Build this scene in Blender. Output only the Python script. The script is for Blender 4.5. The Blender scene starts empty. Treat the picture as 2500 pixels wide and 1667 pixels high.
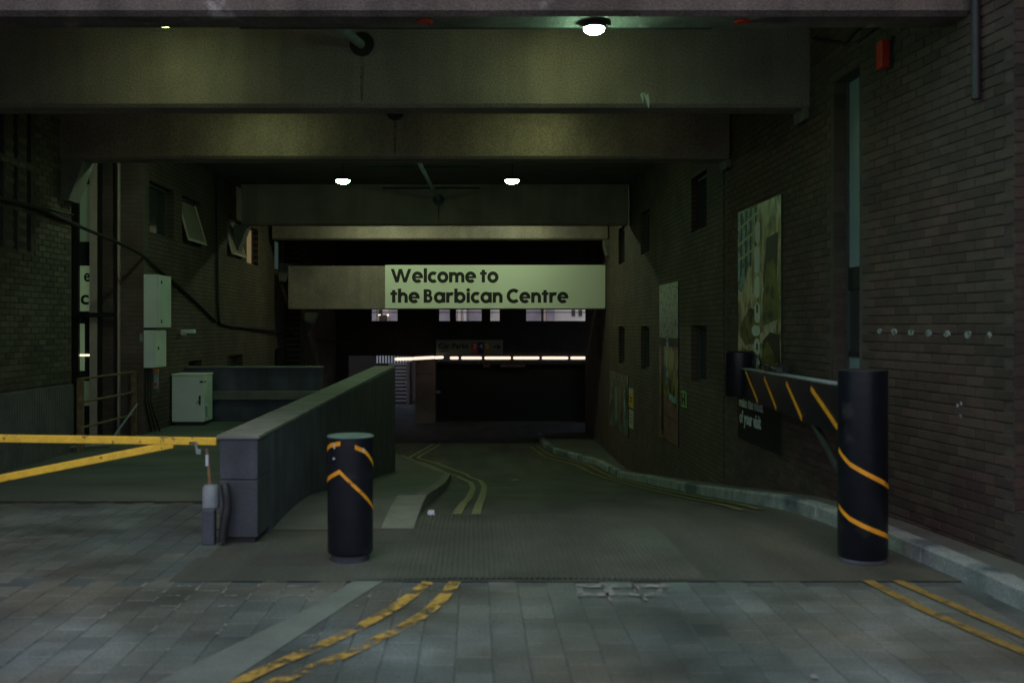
import bpy, bmesh, math, random
from mathutils import Vector
R = math.radians
random.seed(7)
sc = bpy.context.scene

# ------------------------------------------------------------------ camera, sky, sun, exposure
F = 2430.0; VX = 1160.0; VY = 800.0; EZ = 1.7
cam_d = bpy.data.cameras.new('camera'); cam = bpy.data.objects.new('camera', cam_d)
sc.collection.objects.link(cam); sc.camera = cam
cam.location = (0, 0, EZ); cam.rotation_euler = (R(90), 0, 0)
cam_d.sensor_width = 36; cam_d.lens = 36*F/2500
cam_d.shift_x = (1250-VX)/2500; cam_d.shift_y = -(833.5-VY)/2500
cam_d.clip_end = 400
cam_d.dof.use_dof = True; cam_d.dof.focus_distance = 24; cam_d.dof.aperture_fstop = 1.9

SUN_EL, SUN_AZ = 58, 190
w = bpy.data.worlds.new('World'); sc.world = w; w.use_nodes = True
nt = w.node_tree; bg = nt.nodes['Background']
sky = nt.nodes.new('ShaderNodeTexSky'); sky.sky_type = 'NISHITA'; sky.sun_disc = False
sky.sun_elevation = R(SUN_EL); sky.sun_rotation = R(SUN_AZ)
sky.dust_density = 2.0
nt.links.new(sky.outputs[0], bg.inputs[0]); bg.inputs[1].default_value = 0.13
sun_d = bpy.data.lights.new('sun', 'SUN'); sun_d.energy = 0.5; sun_d.angle = R(60); sun_d.color = (1, .98, .95)
sun = bpy.data.objects.new('sun', sun_d); sc.collection.objects.link(sun)
sun.location = (0, -10, 20)
_d = Vector((math.sin(R(SUN_AZ))*math.cos(R(SUN_EL)), math.cos(R(SUN_AZ))*math.cos(R(SUN_EL)), math.sin(R(SUN_EL))))
sun.rotation_euler = _d.to_track_quat('Z', 'Y').to_euler()
vs = sc.view_settings
sc.display_settings.display_device = 'sRGB'
vs.view_transform = 'Standard'; vs.look = 'None'; vs.gamma = 1; vs.use_curve_mapping = False
vs.exposure = -0.2
sc.cycles.use_denoising = True
sc.cycles.max_bounces = 6; sc.cycles.diffuse_bounces = 4; sc.cycles.glossy_bounces = 3
sc.cycles.sample_clamp_indirect = 4
LAMP = 62.0

# ------------------------------------------------------------------ pixel / ground helpers
PR = [(0, 0), (8.6, 0), (10, -.10), (11.5, -.30), (14.5, -.68), (18.6, -1.18), (22, -1.6), (23, -1.64), (90, -1.64)]
def _pl(d):
    if d <= 0: return 0.0
    for (a, za), (b, zb) in zip(PR, PR[1:]):
        if d <= b: return za+(zb-za)*(d-a)/(b-a)
    return -1.64
def zg(d): return sum(_pl(d+o) for o in (-.8, -.4, 0, .4, .8))/5
def P(px, py, d): return Vector(((px-VX)*d/F, d, EZ+(VY-py)*d/F))
def PX(px, py, X): return P(px, py, X*F/(px-VX))
def G(px, py):
    d = 3.0
    while d < 70 and EZ+(VY-py)*d/F > zg(d): d += .01
    return ((px-VX)*d/F, d)
def dX(px, X): return X*F/(px-VX)
def H(h): return EZ+h

# ------------------------------------------------------------------ materials
def mat(name, col, rough=.8, var=.25, scale=6, fine=.15, fscale=60, bump=.2, bscale=60, tint=None, island=0, metal=0,
        emit=None, spec=None, stain=None, stretch=None, streak=0):
    m = bpy.data.materials.new(name); m.use_nodes = True
    t = m.node_tree; N = t.nodes; L = t.links
    b = N['Principled BSDF']; b.inputs['Roughness'].default_value = rough; b.inputs['Metallic'].default_value = metal
    if spec is not None: b.inputs['Specular IOR Level'].default_value = spec
    geo = N.new('ShaderNodeNewGeometry'); pos = geo.outputs['Position']
    if stretch:
        mp = N.new('ShaderNodeMapping'); mp.inputs['Scale'].default_value = stretch
        L.new(pos, mp.inputs[0]); pos = mp.outputs[0]
    def noise(s, det=4, src=None):
        n = N.new('ShaderNodeTexNoise'); n.inputs['Scale'].default_value = s; n.inputs['Detail'].default_value = det
        L.new(src or pos, n.inputs['Vector']); return n.outputs['Fac']
    def mrange(src, a, b2, lo=.3, hi=.7):
        n = N.new('ShaderNodeMapRange'); n.inputs[1].default_value = lo; n.inputs[2].default_value = hi
        n.inputs[3].default_value = a; n.inputs[4].default_value = b2; L.new(src, n.inputs[0]); return n.outputs[0]
    def mul(a, b2):
        n = N.new('ShaderNodeMath'); n.operation = 'MULTIPLY'; L.new(a, n.inputs[0])
        if isinstance(b2, float): n.inputs[1].default_value = b2
        else: L.new(b2, n.inputs[1])
        return n.outputs[0]
    f = mul(mrange(noise(scale), 1-var, 1+var), mrange(noise(fscale, 2), 1-fine, 1+fine))
    if streak:
        mp2 = N.new('ShaderNodeMapping'); mp2.inputs['Scale'].default_value = (3.2, 3.2, .22); L.new(geo.outputs['Position'], mp2.inputs[0])
        f = mul(f, mrange(noise(1.4, 5, mp2.outputs[0]), 1+streak*.5, 1-streak, .42, .68))
    if island:
        oi = N.new('ShaderNodeObjectInfo')
        ad = N.new('ShaderNodeMath'); ad.operation = 'ADD'; L.new(oi.outputs['Random'], ad.inputs[0]); L.new(geo.outputs['Random Per Island'], ad.inputs[1])
        fr = N.new('ShaderNodeMath'); fr.operation = 'FRACT'; L.new(ad.outputs[0], fr.inputs[0])
        f = mul(f, mrange(fr.outputs[0], 1-island, 1+island, 0, 1))
    cc = N.new('ShaderNodeRGB'); cc.outputs[0].default_value = (*col, 1)
    colr = cc.outputs[0]
    if tint:
        mx = N.new('ShaderNodeMix'); mx.data_type = 'RGBA'
        L.new(mrange(noise(scale*.45), 0, 1, .4, .62), mx.inputs['Factor']); L.new(colr, mx.inputs['A']); mx.inputs['B'].default_value = (*tint, 1)
        colr = mx.outputs['Result']
    if stain:   # (colour, noise scale, low, high)
        mx = N.new('ShaderNodeMix'); mx.data_type = 'RGBA'
        L.new(mrange(noise(stain[1], 5), 0, 1, stain[2], stain[3]), mx.inputs['Factor']); L.new(colr, mx.inputs['A']); mx.inputs['B'].default_value = (*stain[0], 1)
        colr = mx.outputs['Result']
    vm = N.new('ShaderNodeVectorMath'); vm.operation = 'SCALE'; L.new(colr, vm.inputs[0]); L.new(f, vm.inputs['Scale'])
    L.new(vm.outputs[0], b.inputs['Base Color'])
    if bump:
        bp = N.new('ShaderNodeBump'); bp.inputs['Strength'].default_value = bump; bp.inputs['Distance'].default_value = .01
        L.new(noise(bscale, 3), bp.inputs['Height']); L.new(bp.outputs[0], b.inputs['Normal'])
    if emit:
        b.inputs['Emission Color'].default_value = (*emit[0], 1); b.inputs['Emission Strength'].default_value = emit[1]
    return m

def brick_mat(name, c1, c2, mortar, axis):
    m = bpy.data.materials.new(name); m.use_nodes = True
    t = m.node_tree; N = t.nodes; L = t.links; b = N['Principled BSDF']; b.inputs['Roughness'].default_value = .8
    geo = N.new('ShaderNodeNewGeometry'); sp = N.new('ShaderNodeSeparateXYZ'); L.new(geo.outputs['Position'], sp.inputs[0])
    cb = N.new('ShaderNodeCombineXYZ'); L.new(sp.outputs[axis], cb.inputs[0]); L.new(sp.outputs[2], cb.inputs[1])
    br = N.new('ShaderNodeTexBrick'); L.new(cb.outputs[0], br.inputs['Vector'])
    br.inputs['Scale'].default_value = 1; br.inputs['Brick Width'].default_value = .225; br.inputs['Row Height'].default_value = .075
    br.inputs['Mortar Size'].default_value = .009; br.inputs['Mortar Smooth'].default_value = .3; br.offset = .5
    br.inputs['Color1'].default_value = (*c1, 1); br.inputs['Color2'].default_value = (*c2, 1); br.inputs['Mortar'].default_value = (*mortar, 1)
    no = N.new('ShaderNodeTexNoise'); no.inputs['Scale'].default_value = 1.6; no.inputs['Detail'].default_value = 5; L.new(geo.outputs['Position'], no.inputs['Vector'])
    mr = N.new('ShaderNodeMapRange'); mr.inputs[1].default_value = .3; mr.inputs[2].default_value = .7; mr.inputs[3].default_value = .7; mr.inputs[4].default_value = 1.3; L.new(no.outputs['Fac'], mr.inputs[0])
    vm = N.new('ShaderNodeVectorMath'); vm.operation = 'SCALE'; L.new(br.outputs['Color'], vm.inputs[0]); L.new(mr.outputs[0], vm.inputs['Scale'])
    L.new(vm.outputs[0], b.inputs['Base Color'])
    bp = N.new('ShaderNodeBump'); bp.inputs['Strength'].default_value = .6; bp.inputs['Distance'].default_value = .008; bp.invert = True
    L.new(br.outputs['Fac'], bp.inputs['Height']); L.new(bp.outputs[0], b.inputs['Normal'])
    return m

def paint_mat(name, col, lo, hi, scale=9):
    m = mat(name, col, .75, .2, 12, .15, 90, .2, 90)
    t = m.node_tree; N = t.nodes; L = t.links
    out = N['Material Output']; b = N['Principled BSDF']
    tr = N.new('ShaderNodeBsdfTransparent'); mx = N.new('ShaderNodeMixShader')
    geo = N.new('ShaderNodeNewGeometry'); no = N.new('ShaderNodeTexNoise'); no.inputs['Scale'].default_value = scale; no.inputs['Detail'].default_value = 7; no.inputs['Roughness'].default_value = .7
    L.new(geo.outputs['Position'], no.inputs['Vector'])
    mr = N.new('ShaderNodeMapRange'); mr.inputs[1].default_value = lo; mr.inputs[2].default_value = hi; L.new(no.outputs['Fac'], mr.inputs[0])
    L.new(mr.outputs[0], mx.inputs[0]); L.new(tr.outputs[0], mx.inputs[1]); L.new(b.outputs[0], mx.inputs[2]); L.new(mx.outputs[0], out.inputs[0])
    return m

M = {}
M['beam'] = mat('hammered_concrete', (.29, .222, .195), .9, .16, 1.6, .28, 55, .8, 60, tint=(.23, .185, .17), stain=((.17, .14, .13), .9, .56, .75), streak=.12)
M['fascia'] = mat('shaded_fascia_concrete', (.155, .120, .108), .9, .25, 1.8, .3, 55, .8, 60, tint=(.115, .092, .086), stain=((.30, .27, .26), 3.5, .62, .7), streak=.3)  # beam concrete with shade painted into its colour, offsetting strong sky and sun
M['conc'] = mat('grey_concrete', (.15, .145, .13), .85, .2, 3, .15, 50, .3, 60)
M['cap'] = mat('coping_concrete', (.20, .205, .18), .8, .2, 4, .12, 60, .25, 70)
M['wall'] = mat('dark_painted_concrete', (.055, .060, .078), .7, .25, 3, .15, 60, .3, 50, tint=(.075, .08, .105), streak=.25)
M['ceil'] = mat('soffit_concrete', (.12, .105, .10), .9, .2, 2, .2, 40, .4, 30)
M['brick'] = mat('brick_face', (.076, .043, .036), .85, .2, 2, .2, 70, .5, 90, tint=(.058, .044, .034), island=.26)
M['brickL'] = mat('brick_face_left', (.105, .085, .062), .8, .2, 2, .2, 70, .5, 90, tint=(.085, .08, .055), island=.35)
M['mortar'] = mat('mortar', (.072, .058, .052), .9, .25, 3, .2, 80, .4, 80)
M['brick_y'] = brick_mat('far_brick_side', (.080, .055, .040), (.112, .074, .054), (.022, .018, .015), 1)
M['brick_x'] = brick_mat('far_brick_front', (.105, .07, .06), (.13, .085, .07), (.08, .07, .06), 0)
M['street'] = mat('street_bed', (.078, .092, .092), .9, .3, 3, .2, 60, .3, 60, stain=((.12, .12, .12), 1.3, .58, .66))
M['sett'] = mat('paving_stone_face', (.080, .102, .098), .80, .48, 1.3, .25, 60, .4, 60, tint=(.125, .118, .096), island=.15, stain=((.19, .215, .22), .7, .50, .72))
M['asphalt'] = mat('asphalt', (.062, .069, .058), .85, .3, 1.1, .3, 90, .5, 120, tint=(.072, .068, .056), stain=((.115, .10, .08), .9, .52, .75), stretch=(1.7, .45, 1))
M['deck'] = mat('deck_asphalt', (.115, .13, .112), .85, .3, .9, .15, 50, .3, 60, stain=((.11, .11, .09), 1.2, .55, .7), stretch=(.5, 1.5, 1))
M['rib'] = mat('ribbed_concrete', (.070, .080, .066), .85, .25, 1.8, .3, 90, .3, 90, tint=(.074, .072, .062))
M['pave'] = mat('pavement', (.10, .105, .09), .85, .2, 2, .15, 60, .3, 60)
M['kerb'] = mat('kerb_stone_face', (.27, .30, .29), .8, .25, 5, .2, 50, .4, 60, stain=((.09, .12, .13), 1.5, .5, .62))
M['strip'] = mat('smooth_concrete_strip', (.165, .19, .17), .8, .15, 3, .1, 60, .2, 60)
M['yline'] = paint_mat('worn_yellow_paint', (.50, .31, .06), .42, .56, 6)
M['yline2'] = paint_mat('yellow_paint', (.30, .19, .045), .34, .50, 5)
M['ylineG'] = paint_mat('dull_yellow_paint', (.22, .19, .06), .30, .45, 14)
M['ylineP'] = paint_mat('pale_yellow_paint', (.24, .22, .11), .30, .45, 14)
M['smear'] = paint_mat('pale_joint_smear', (.26, .25, .24), .40, .55, 12)
M['rustpaint'] = paint_mat('rust_stain', (.16, .09, .06), .35, .7, 6)
M['wmark'] = paint_mat('worn_white_paint', (.27, .26, .25), .38, .60, 9)
M['black'] = mat('black_sleeve', (.0065, .0075, .014), .36, .25, 8, .1, 60, .12, 30, stain=((.035, .034, .036), 5.5, .60, .74), streak=.2)
M['dark'] = mat('dark_metal', (.02, .02, .022), .5, .2, 8, .1, 60, .1, 60)
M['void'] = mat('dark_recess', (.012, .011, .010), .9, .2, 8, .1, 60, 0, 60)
M['tape'] = mat('orange_reflective_tape', (.95, .38, .02), .5, .15, 14, .1, 90, .1, 60, stain=((.35, .15, .02), 18, .60, .68))
M['gate'] = mat('yellow_painted_steel', (.95, .58, .05), .5, .12, 9, .1, 60, .1, 60, stain=((.25, .12, .05), 14, .64, .69))
M['steel'] = mat('galvanised_steel', (.26, .29, .32), .5, .15, 9, .1, 60, .1, 60, metal=.3)
M['grey'] = mat('grey_paint', (.25, .28, .31), .55, .15, 9, .1, 60, .1, 60)
M['cab'] = mat('pale_cabinet_paint', (.74, .80, .74), .55, .06, 3, .04, 60, .05, 60)
M['rust'] = mat('rusty_rail', (.20, .13, .07), .75, .3, 12, .2, 60, .3, 60)
M['sign'] = mat('sign_panel', (.80, .82, .70), .55, .02, 1, .02, 60, 0, 60)
M['ink'] = mat('black_lettering', (.012, .010, .010), .6, .05, 5, .05, 60, 0, 60)
M['dab'] = mat('faint_white_paint', (.26, .30, .30), .8, .3, 30, .2, 60, 0, 60, stain=((.10, .09, .085), 25, .5, .62))
M['white'] = mat('white_lettering', (.55, .62, .58), .6, .05, 5, .05, 60, 0, 60)
M['red'] = mat('red_enamel', (.55, .03, .02), .45, .1, 9, .05, 60, 0, 60)
M['blue'] = mat('blue_print', (.03, .04, .16), .6, .1, 9, .05, 60, 0, 60)
M['orange'] = mat('orange_print', (.5, .2, .03), .6, .1, 9, .05, 60, 0, 60)
M['cable'] = mat('black_cable', (.015, .013, .013), .6, .1, 9, .05, 60, 0, 60)
M['pane'] = mat('dark_window_glass', (.03, .04, .045), .12, .1, 4, .05, 60, 0, 60, spec=.8)
M['paleglass'] = mat('pale_obscured_glass', (.20, .27, .31), .35, .15, 2, .1, 30, .05, 20)
M['blind'] = mat('window_blind', (.26, .21, .17), .8, .1, 3, .1, 60, .1, 60)
M['warmpane'] = mat('lit_blind', (.35, .27, .18), .7, .1, 3, .1, 60, 0, 60, emit=((1, .62, .33), .12))
M['tealpane'] = mat('lit_obscured_glass', (.2, .3, .28), .5, .1, 3, .1, 60, 0, 60, emit=((.5, .8, .75), .05))
M['frame'] = mat('window_frame', (.06, .055, .055), .6, .1, 5, .1, 60, .1, 60)
M['glowpanel'] = mat('glowing_pale_panel', (.5, .6, .45), .6, .05, 2, .05, 60, 0, 60, emit=((.45, .65, .35), .13))
M['glowgreen'] = mat('glowing_green_panel', (.2, .3, .2), .6, .2, 2, .05, 60, 0, 60, emit=((.35, .5, .3), .06))
M['mull'] = mat('pale_mullion', (.60, .48, .42), .7, .1, 5, .1, 60, .1, 60)
M['pink'] = mat('pinkish_concrete', (.22, .16, .15), .85, .2, 2, .15, 50, .3, 60)
M['facade'] = mat('dark_concrete_facade', (.045, .036, .034), .9, .2, 2, .15, 50, .3, 60)
M['stair'] = mat('stair_concrete', (.06, .055, .06), .85, .2, 4, .15, 50, .3, 60)
M['nosing'] = mat('stair_nosing', (.55, .6, .68), .6, .1, 9, .05, 60, 0, 60)
M['render'] = mat('pale_stone_facade', (.80, .73, .70), .85, .12, 1, .08, 50, .2, 60)
M['lens'] = mat('lamp_lens', (.8, .8, .8), .4, 0, 1, 0, 1, 0, 1, emit=((.74, 1.0, .40), LAMP*.55))
M['lens3'] = mat('lamp_lens_green', (.8, .8, .8), .4, 0, 1, 0, 1, 0, 1, emit=((.52, 1.0, .52), LAMP*1.7))
M['lens4'] = mat('lamp_lens_front', (.8, .8, .8), .4, 0, 1, 0, 1, 0, 1, emit=((.45, 1.0, .60), LAMP*7))
M['lens5'] = mat('added_deck_lamp_lens', (.8, .8, .8), .4, 0, 1, 0, 1, 0, 1, emit=((.66, 1.0, .62), LAMP*1.5))
M['lens2'] = mat('lamp_lens_bright', (.8, .8, .8), .4, 0, 1, 0, 1, 0, 1, emit=((.76, 1.0, .58), LAMP*4.4))
M['tube'] = mat('strip_light_tube', (.8, .8, .8), .4, 0, 1, 0, 1, 0, 1, emit=((1.0, .80, .63), 1.35))
M['glint'] = mat('bulb_and_reflection', (.8, .8, .8), .4, 0, 1, 0, 1, 0, 1, emit=((1, .8, .45), 3))

# ------------------------------------------------------------------ object helpers
C = sc.collection
def tag(o, label=None, cat=None, group=None, kind=None):
    if label: o['label'] = label
    if cat: o['category'] = cat
    if group: o['group'] = group
    if kind: o['kind'] = kind
    return o
def empty(name, loc=(0, 0, 0), **k):
    o = bpy.data.objects.new(name, None); C.objects.link(o); o.location = loc; o.empty_display_size = .2
    return tag(o, **k)
class MB:
    def __init__(s): s.v = []; s.f = []
    def quad(s, a, b, c, d):
        n = len(s.v); s.v += [tuple(a), tuple(b), tuple(c), tuple(d)]; s.f.append((n, n+1, n+2, n+3)); return s
    def poly(s, pts):
        n = len(s.v); s.v += [tuple(p) for p in pts]; s.f.append(tuple(range(n, n+len(pts)))); return s
    def box(s, x0, x1, y0, y1, z0, z1, ch=0):
        return s.hexa([(x0, y0, z0), (x1, y0, z0), (x1, y1, z0), (x0, y1, z0), (x0, y0, z1), (x1, y0, z1), (x1, y1, z1), (x0, y1, z1)])
    def hexa(s, p):
        n = len(s.v); s.v += [tuple(q) for q in p]
        for f in ((0, 3, 2, 1), (4, 5, 6, 7), (0, 1, 5, 4), (1, 2, 6, 5), (2, 3, 7, 6), (3, 0, 4, 7)): s.f.append(tuple(n+i for i in f))
        return s
    def tube(s, pts, r, n=10, cap=True):
        pts = [Vector(p) for p in pts]; rings = []; prev = None
        for i, p in enumerate(pts):
            t = (pts[min(i+1, len(pts)-1)]-pts[max(i-1, 0)]).normalized()
            if prev is None:
                u = t.cross(Vector((0, 0, 1)));
                if u.length < .05: u = t.cross(Vector((1, 0, 0)))
            else: u = prev-t*prev.dot(t)
            u.normalize(); prev = u; v = t.cross(u)
            rr = r[i] if isinstance(r, (list, tuple)) else r
            b = len(s.v)
            for k in range(n):
                a = 2*math.pi*k/n; s.v.append(tuple(p+u*math.cos(a)*rr+v*math.sin(a)*rr))
            rings.append(b)
        for a, b in zip(rings, rings[1:]):
            for k in range(n): s.f.append((a+k, a+(k+1) % n, b+(k+1) % n, b+k))
        if cap:
            s.f.append(tuple(rings[0]+k for k in reversed(range(n)))); s.f.append(tuple(rings[-1]+k for k in range(n)))
        return s
    def lathe(s, cx, cy, prof, n=40):
        rings = []
        for r, z in prof:
            b = len(s.v)
            for k in range(n):
                a = 2*math.pi*k/n; s.v.append((cx+r*math.cos(a), cy+r*math.sin(a), z))
            rings.append(b)
        for a, b in zip(rings, rings[1:]):
            for k in range(n): s.f.append((a+k, a+(k+1) % n, b+(k+1) % n, b+k))
        s.f.append(tuple(rings[0]+k for k in reversed(range(n)))); s.f.append(tuple(rings[-1]+k for k in range(n)))
        return s
    def build(s, name, m, parent=None, smooth=False, bevel=0, **k):
        me = bpy.data.meshes.new(name); me.from_pydata(s.v, [], s.f); me.materials.append(m)
        if smooth:
            for p in me.polygons: p.use_smooth = True
            me.set_sharp_from_angle(angle=R(40))
        o = bpy.data.objects.new(name, me); C.objects.link(o)
        if parent: o.parent = parent; o.matrix_parent_inverse = parent.matrix_basis.inverted()
        if bevel:
            b = o.modifiers.new('bevel', 'BEVEL'); b.width = bevel; b.segments = 2; b.limit_method = 'ANGLE'
        return tag(o, **k)
def box(name, m, x0, x1, y0, y1, z0, z1, parent=None, bevel=0, **k):
    return MB().box(x0, x1, y0, y1, z0, z1).build(name, m, parent, bevel=bevel, **k)

def holed(mb, fn, u0, u1, v0, v1, holes, dep):
    """grid of quads over (u,v) leaving holes, with reveals of depth dep.  fn(u, v, depth) -> point"""
    us = sorted({u0, u1, *[h[0] for h in holes], *[h[1] for h in holes]}); vs_ = sorted({v0, v1, *[h[2] for h in holes], *[h[3] for h in holes]})
    us = [u for u in us if u0 <= u <= u1]; vs_ = [v for v in vs_ if v0 <= v <= v1]
    for a, b in zip(us, us[1:]):
        for c, d in zip(vs_, vs_[1:]):
            mu, mv = (a+b)/2, (c+d)/2
            if any(h[0] < mu < h[1] and h[2] < mv < h[3] for h in holes): continue
            mb.quad(fn(a, c, 0), fn(b, c, 0), fn(b, d, 0), fn(a, d, 0))
    for a, b, c, d in holes:
        a, b, c, d = max(a, u0), min(b, u1), max(c, v0), min(d, v1)
        for (p, q) in (((a, c), (b, c)), ((b, c), (b, d)), ((b, d), (a, d)), ((a, d), (a, c))):
            mb.quad(fn(*p, 0), fn(*q, 0), fn(*q, dep), fn(*p, dep))
    return mb

def text_mesh(txt, size, ext=.003, offset=0, spacing=1):
    cu = bpy.data.curves.new('lettering', 'FONT'); cu.body = txt; cu.size = size; cu.extrude = ext; cu.offset = offset; cu.space_character = spacing
    cu.resolution_u = 3
    o = bpy.data.objects.new('lettering', cu); C.objects.link(o)
    dg = bpy.context.evaluated_depsgraph_get(); me = bpy.data.meshes.new_from_object(o.evaluated_get(dg))
    bpy.data.objects.remove(o); return me
def put_text(txt, m, parent, org, ux, uz, width=None, height=None, bold=0, name='letter', spacing=1):
    """one object per character"""
    n0 = len(txt); full = text_mesh(txt, 1, .002, bold, spacing); xs = [v.co.x for v in full.vertices]; ys = [v.co.y for v in full.vertices]
    X0, X1, Y0, Y1 = min(xs), max(xs), min(ys), max(ys); ux, uz = Vector(ux), Vector(uz); s_ = width/(X1-X0) if width else 1; t_ = height/(Y1-Y0) if height else s_
    nn = ux.cross(uz); base = None
    for i, ch in enumerate(txt):
        if ch == ' ': continue
        a = text_mesh(txt[:i+1], 1, .002, bold, spacing); b = max(v.co.x for v in a.vertices)
        g_ = text_mesh(ch, 1, .002, bold); gx1 = max(v.co.x for v in g_.vertices); off = b-gx1
        for v in g_.vertices: v.co = Vector(org)+ux*((v.co.x+off-X0)*s_)+uz*((v.co.y-Y0)*t_)+nn*v.co.z
        g_.materials.clear(); g_.materials.append(m); o = bpy.data.objects.new(name, g_); C.objects.link(o)
        if parent: o.parent = parent; o.matrix_parent_inverse = parent.matrix_basis.inverted()
def put_text_old(txt, m, parent, org, ux, uz, width=None, height=None, bold=0, name='lettering', spacing=1):
    """org = lower left corner; ux, uz directions; scaled to width and height"""
    me = text_mesh(txt, 1, .002, bold, spacing)
    xs = [v.co.x for v in me.vertices]; ys = [v.co.y for v in me.vertices]; x0, x1, y0, y1 = min(xs), max(xs), min(ys), max(ys)
    s = (width/(x1-x0)) if width else 1; t = (height/(y1-y0)) if height else s
    ux, uz = Vector(ux), Vector(uz); n = ux.cross(uz)
    for v in me.vertices:
        v.co = Vector(org)+ux*((v.co.x-x0)*s)+uz*((v.co.y-y0)*t)+n*(v.co.z)
    me.materials.clear(); me.materials.append(m)
    o = bpy.data.objects.new(name, me); C.objects.link(o)
    if parent: o.parent = parent; o.matrix_parent_inverse = parent.matrix_basis.inverted()
    return o

# ================================================================== GROUND
ds = [6.67+.25*i for i in range(76)]+[26+2*i for i in range(20)]
mb = MB(); mb.quad((-40, -40, -.0045), (40, -40, -.0045), (40, 6.67, -.0045), (-40, 6.67, -.0045))
mb.quad((-40, 6.67, -.0045), (-1.78, 6.67, -.0045), (-1.78, 9.74, -.0045), (-40, 9.74, -.0045))
street = mb.build('street', M['street'], kind='structure')
mb = MB()
XS = [-2.06, -1.2, -.4, .4, 1.2, 2.0, 2.8, 3.6]
for a, b in zip(ds, ds[1:]):
    for x0, x1 in zip(XS, XS[1:]):
        mb.quad((x0, a, zg(a)), (x1, a, zg(a)), (x1, b, zg(b)), (x0, b, zg(b)))
road = mb.build('road', M['asphalt'], kind='structure')
MB().quad((-9, 9.74, .0), (-2.0, 9.74, .0), (-2.0, 18.3, .0), (-9, 18.3, .0)).quad((-9, 18.3, 0), (-2.0, 18.3, 0), (-2.0, 18.3, -1.7), (-9, 18.3, -1.7)).build('side_deck', M['deck'], kind='structure')
MB().quad((-9, 18.31, -1.65), (-2.06, 18.31, -1.65), (-2.06, 64, -1.65), (-9, 64, -1.65)).quad((3.6, 25, -1.66), (12, 25, -1.66), (12, 64, -1.66), (3.6, 64, -1.66)).build('lower_floor', M['asphalt'], kind='structure')

# near asphalt apron in front of the ribs (left edge slanting)
mb = MB()
mb.poly([(-1.78, 6.67, .004), (3.3, 6.67, .004), (3.3, 7.9, .004), (-1.74, 7.9, .004)])
apron = mb.build('asphalt_apron', M['asphalt'], kind='structure')

# ribbed concrete ramp surface, every rib real
mb = MB(); x = -.86; rows = [6.71+.144*i for i in range(19)]
while x < 1.55:
    edge = min(1, (x+.86)/.7, (1.6-x)/1.1); hgt = .011*max(.12, edge)
    prof = [(0, 0), (.010, hgt), (.022, hgt), (.030, 0), (.0372, 0)]
    for a, b in zip(rows, rows[1:]):
        za, zb = zg(a)+.006, zg(b)+.006
        for (u, h), (v, k) in zip(prof, prof[1:]):
            mb.quad((x+u, a, za+h), (x+v, a, za+k), (x+v, b, zb+k), (x+u, b, zb+h))
    x += .0372
mb.build('ribbed_surface', M['rib'], road, kind='stuff')

# paving stones
SW, SD = .19, .235
cells = []
def add_cells(x0, x1, y0, y1, shift):
    j = 0; x = x0
    while x < x1:
        y = y1-(SD*.5 if (j+shift) % 2 else 0)
        while y-SD > y0-.05:
            cells.append((x+SW/2, y-SD/2)); y -= SD
        x += SW; j += 1
add_cells(-2.95, 3.1, 4.5, 6.67, 0)
add_cells(-6.0, -3.0, 4.9, 6.67, 0)
add_cells(-5.4, -2.1, 6.67, 9.72, 1)
def sett_mesh(i):
    rnd = random.Random(i); a, b = SW/2-.0015-rnd.random()*.0025, SD/2-.0015-rnd.random()*.003
    j = lambda: rnd.uniform(-.0012, .0012); c = .005
    m_ = MB(); v = [(-a, -b), (a, -b), (a, b), (-a, b)]
    m_.v = [(x_, y_, -.03) for x_, y_ in v]+[(x_+j(), y_+j(), -.0035) for x_, y_ in v]+[(x_*(1-c/a)+j(), y_*(1-c/b)+j(), j()*.6) for x_, y_ in v]
    for k in range(4):
        n = (k+1) % 4; m_.f += [(k, n, n+4, k+4), (k+4, n+4, n+8, k+8)]
    m_.f.append((8, 9, 10, 11))
    me = bpy.data.meshes.new('paving_stone'); me.from_pydata(m_.v, [], m_.f); me.materials.append(M['sett']); return me
SM = [sett_mesh(i) for i in range(5)]
def in_view(x, y, z=0):
    px = VX+x*F/y; py = VY+(EZ-z)*F/y
    return -30 < px < 2530 and -30 < py < 1700
vis = [c for c in cells if in_view(*c) and not (c[0] > -1.72 and c[1] > 6.67)]
vis.sort(key=lambda c: c[1])
def kerb_x(d): return 3.15
near_, rest = vis[:298], vis[298:]
for x, y in near_:
    o = bpy.data.objects.new('paving_stone', random.choice(SM)); C.objects.link(o)
    o.location = (x, y, random.uniform(-.0015, .001)); o.rotation_euler = (random.gauss(0, .003), random.gauss(0, .003), random.choice((0, math.pi))+random.gauss(0, .006)); o.parent = street
mb = MB()
for x, y in rest+[c for c in cells if c not in vis and c[1] < 6.67][:0]:
    me = random.choice(SM); n = len(mb.v); mb.v += [(v.co.x+x, v.co.y+y, v.co.z) for v in me.vertices]; mb.f += [tuple(n+i for i in p.vertices) for p in me.polygons]
if rest: mb.build('paving_stones_beyond', M['sett'], street, kind='stuff')

# broken pale joint where the side deck starts
mb = MB(); x = -5.5
while x < -2.05:
    ww = random.uniform(.03, .12); a = random.uniform(.01, .06); b = random.uniform(.01, .03)
    mb.poly([(x, 9.70-b, .006), (x+ww, 9.70-b*random.uniform(.4, 1), .006), (x+ww, 9.72+a*random.uniform(.4, 1), .007), (x, 9.72+a, .007)]); x += ww
mb.build('deck_edge_joint', M['mortar'], street)

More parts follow.
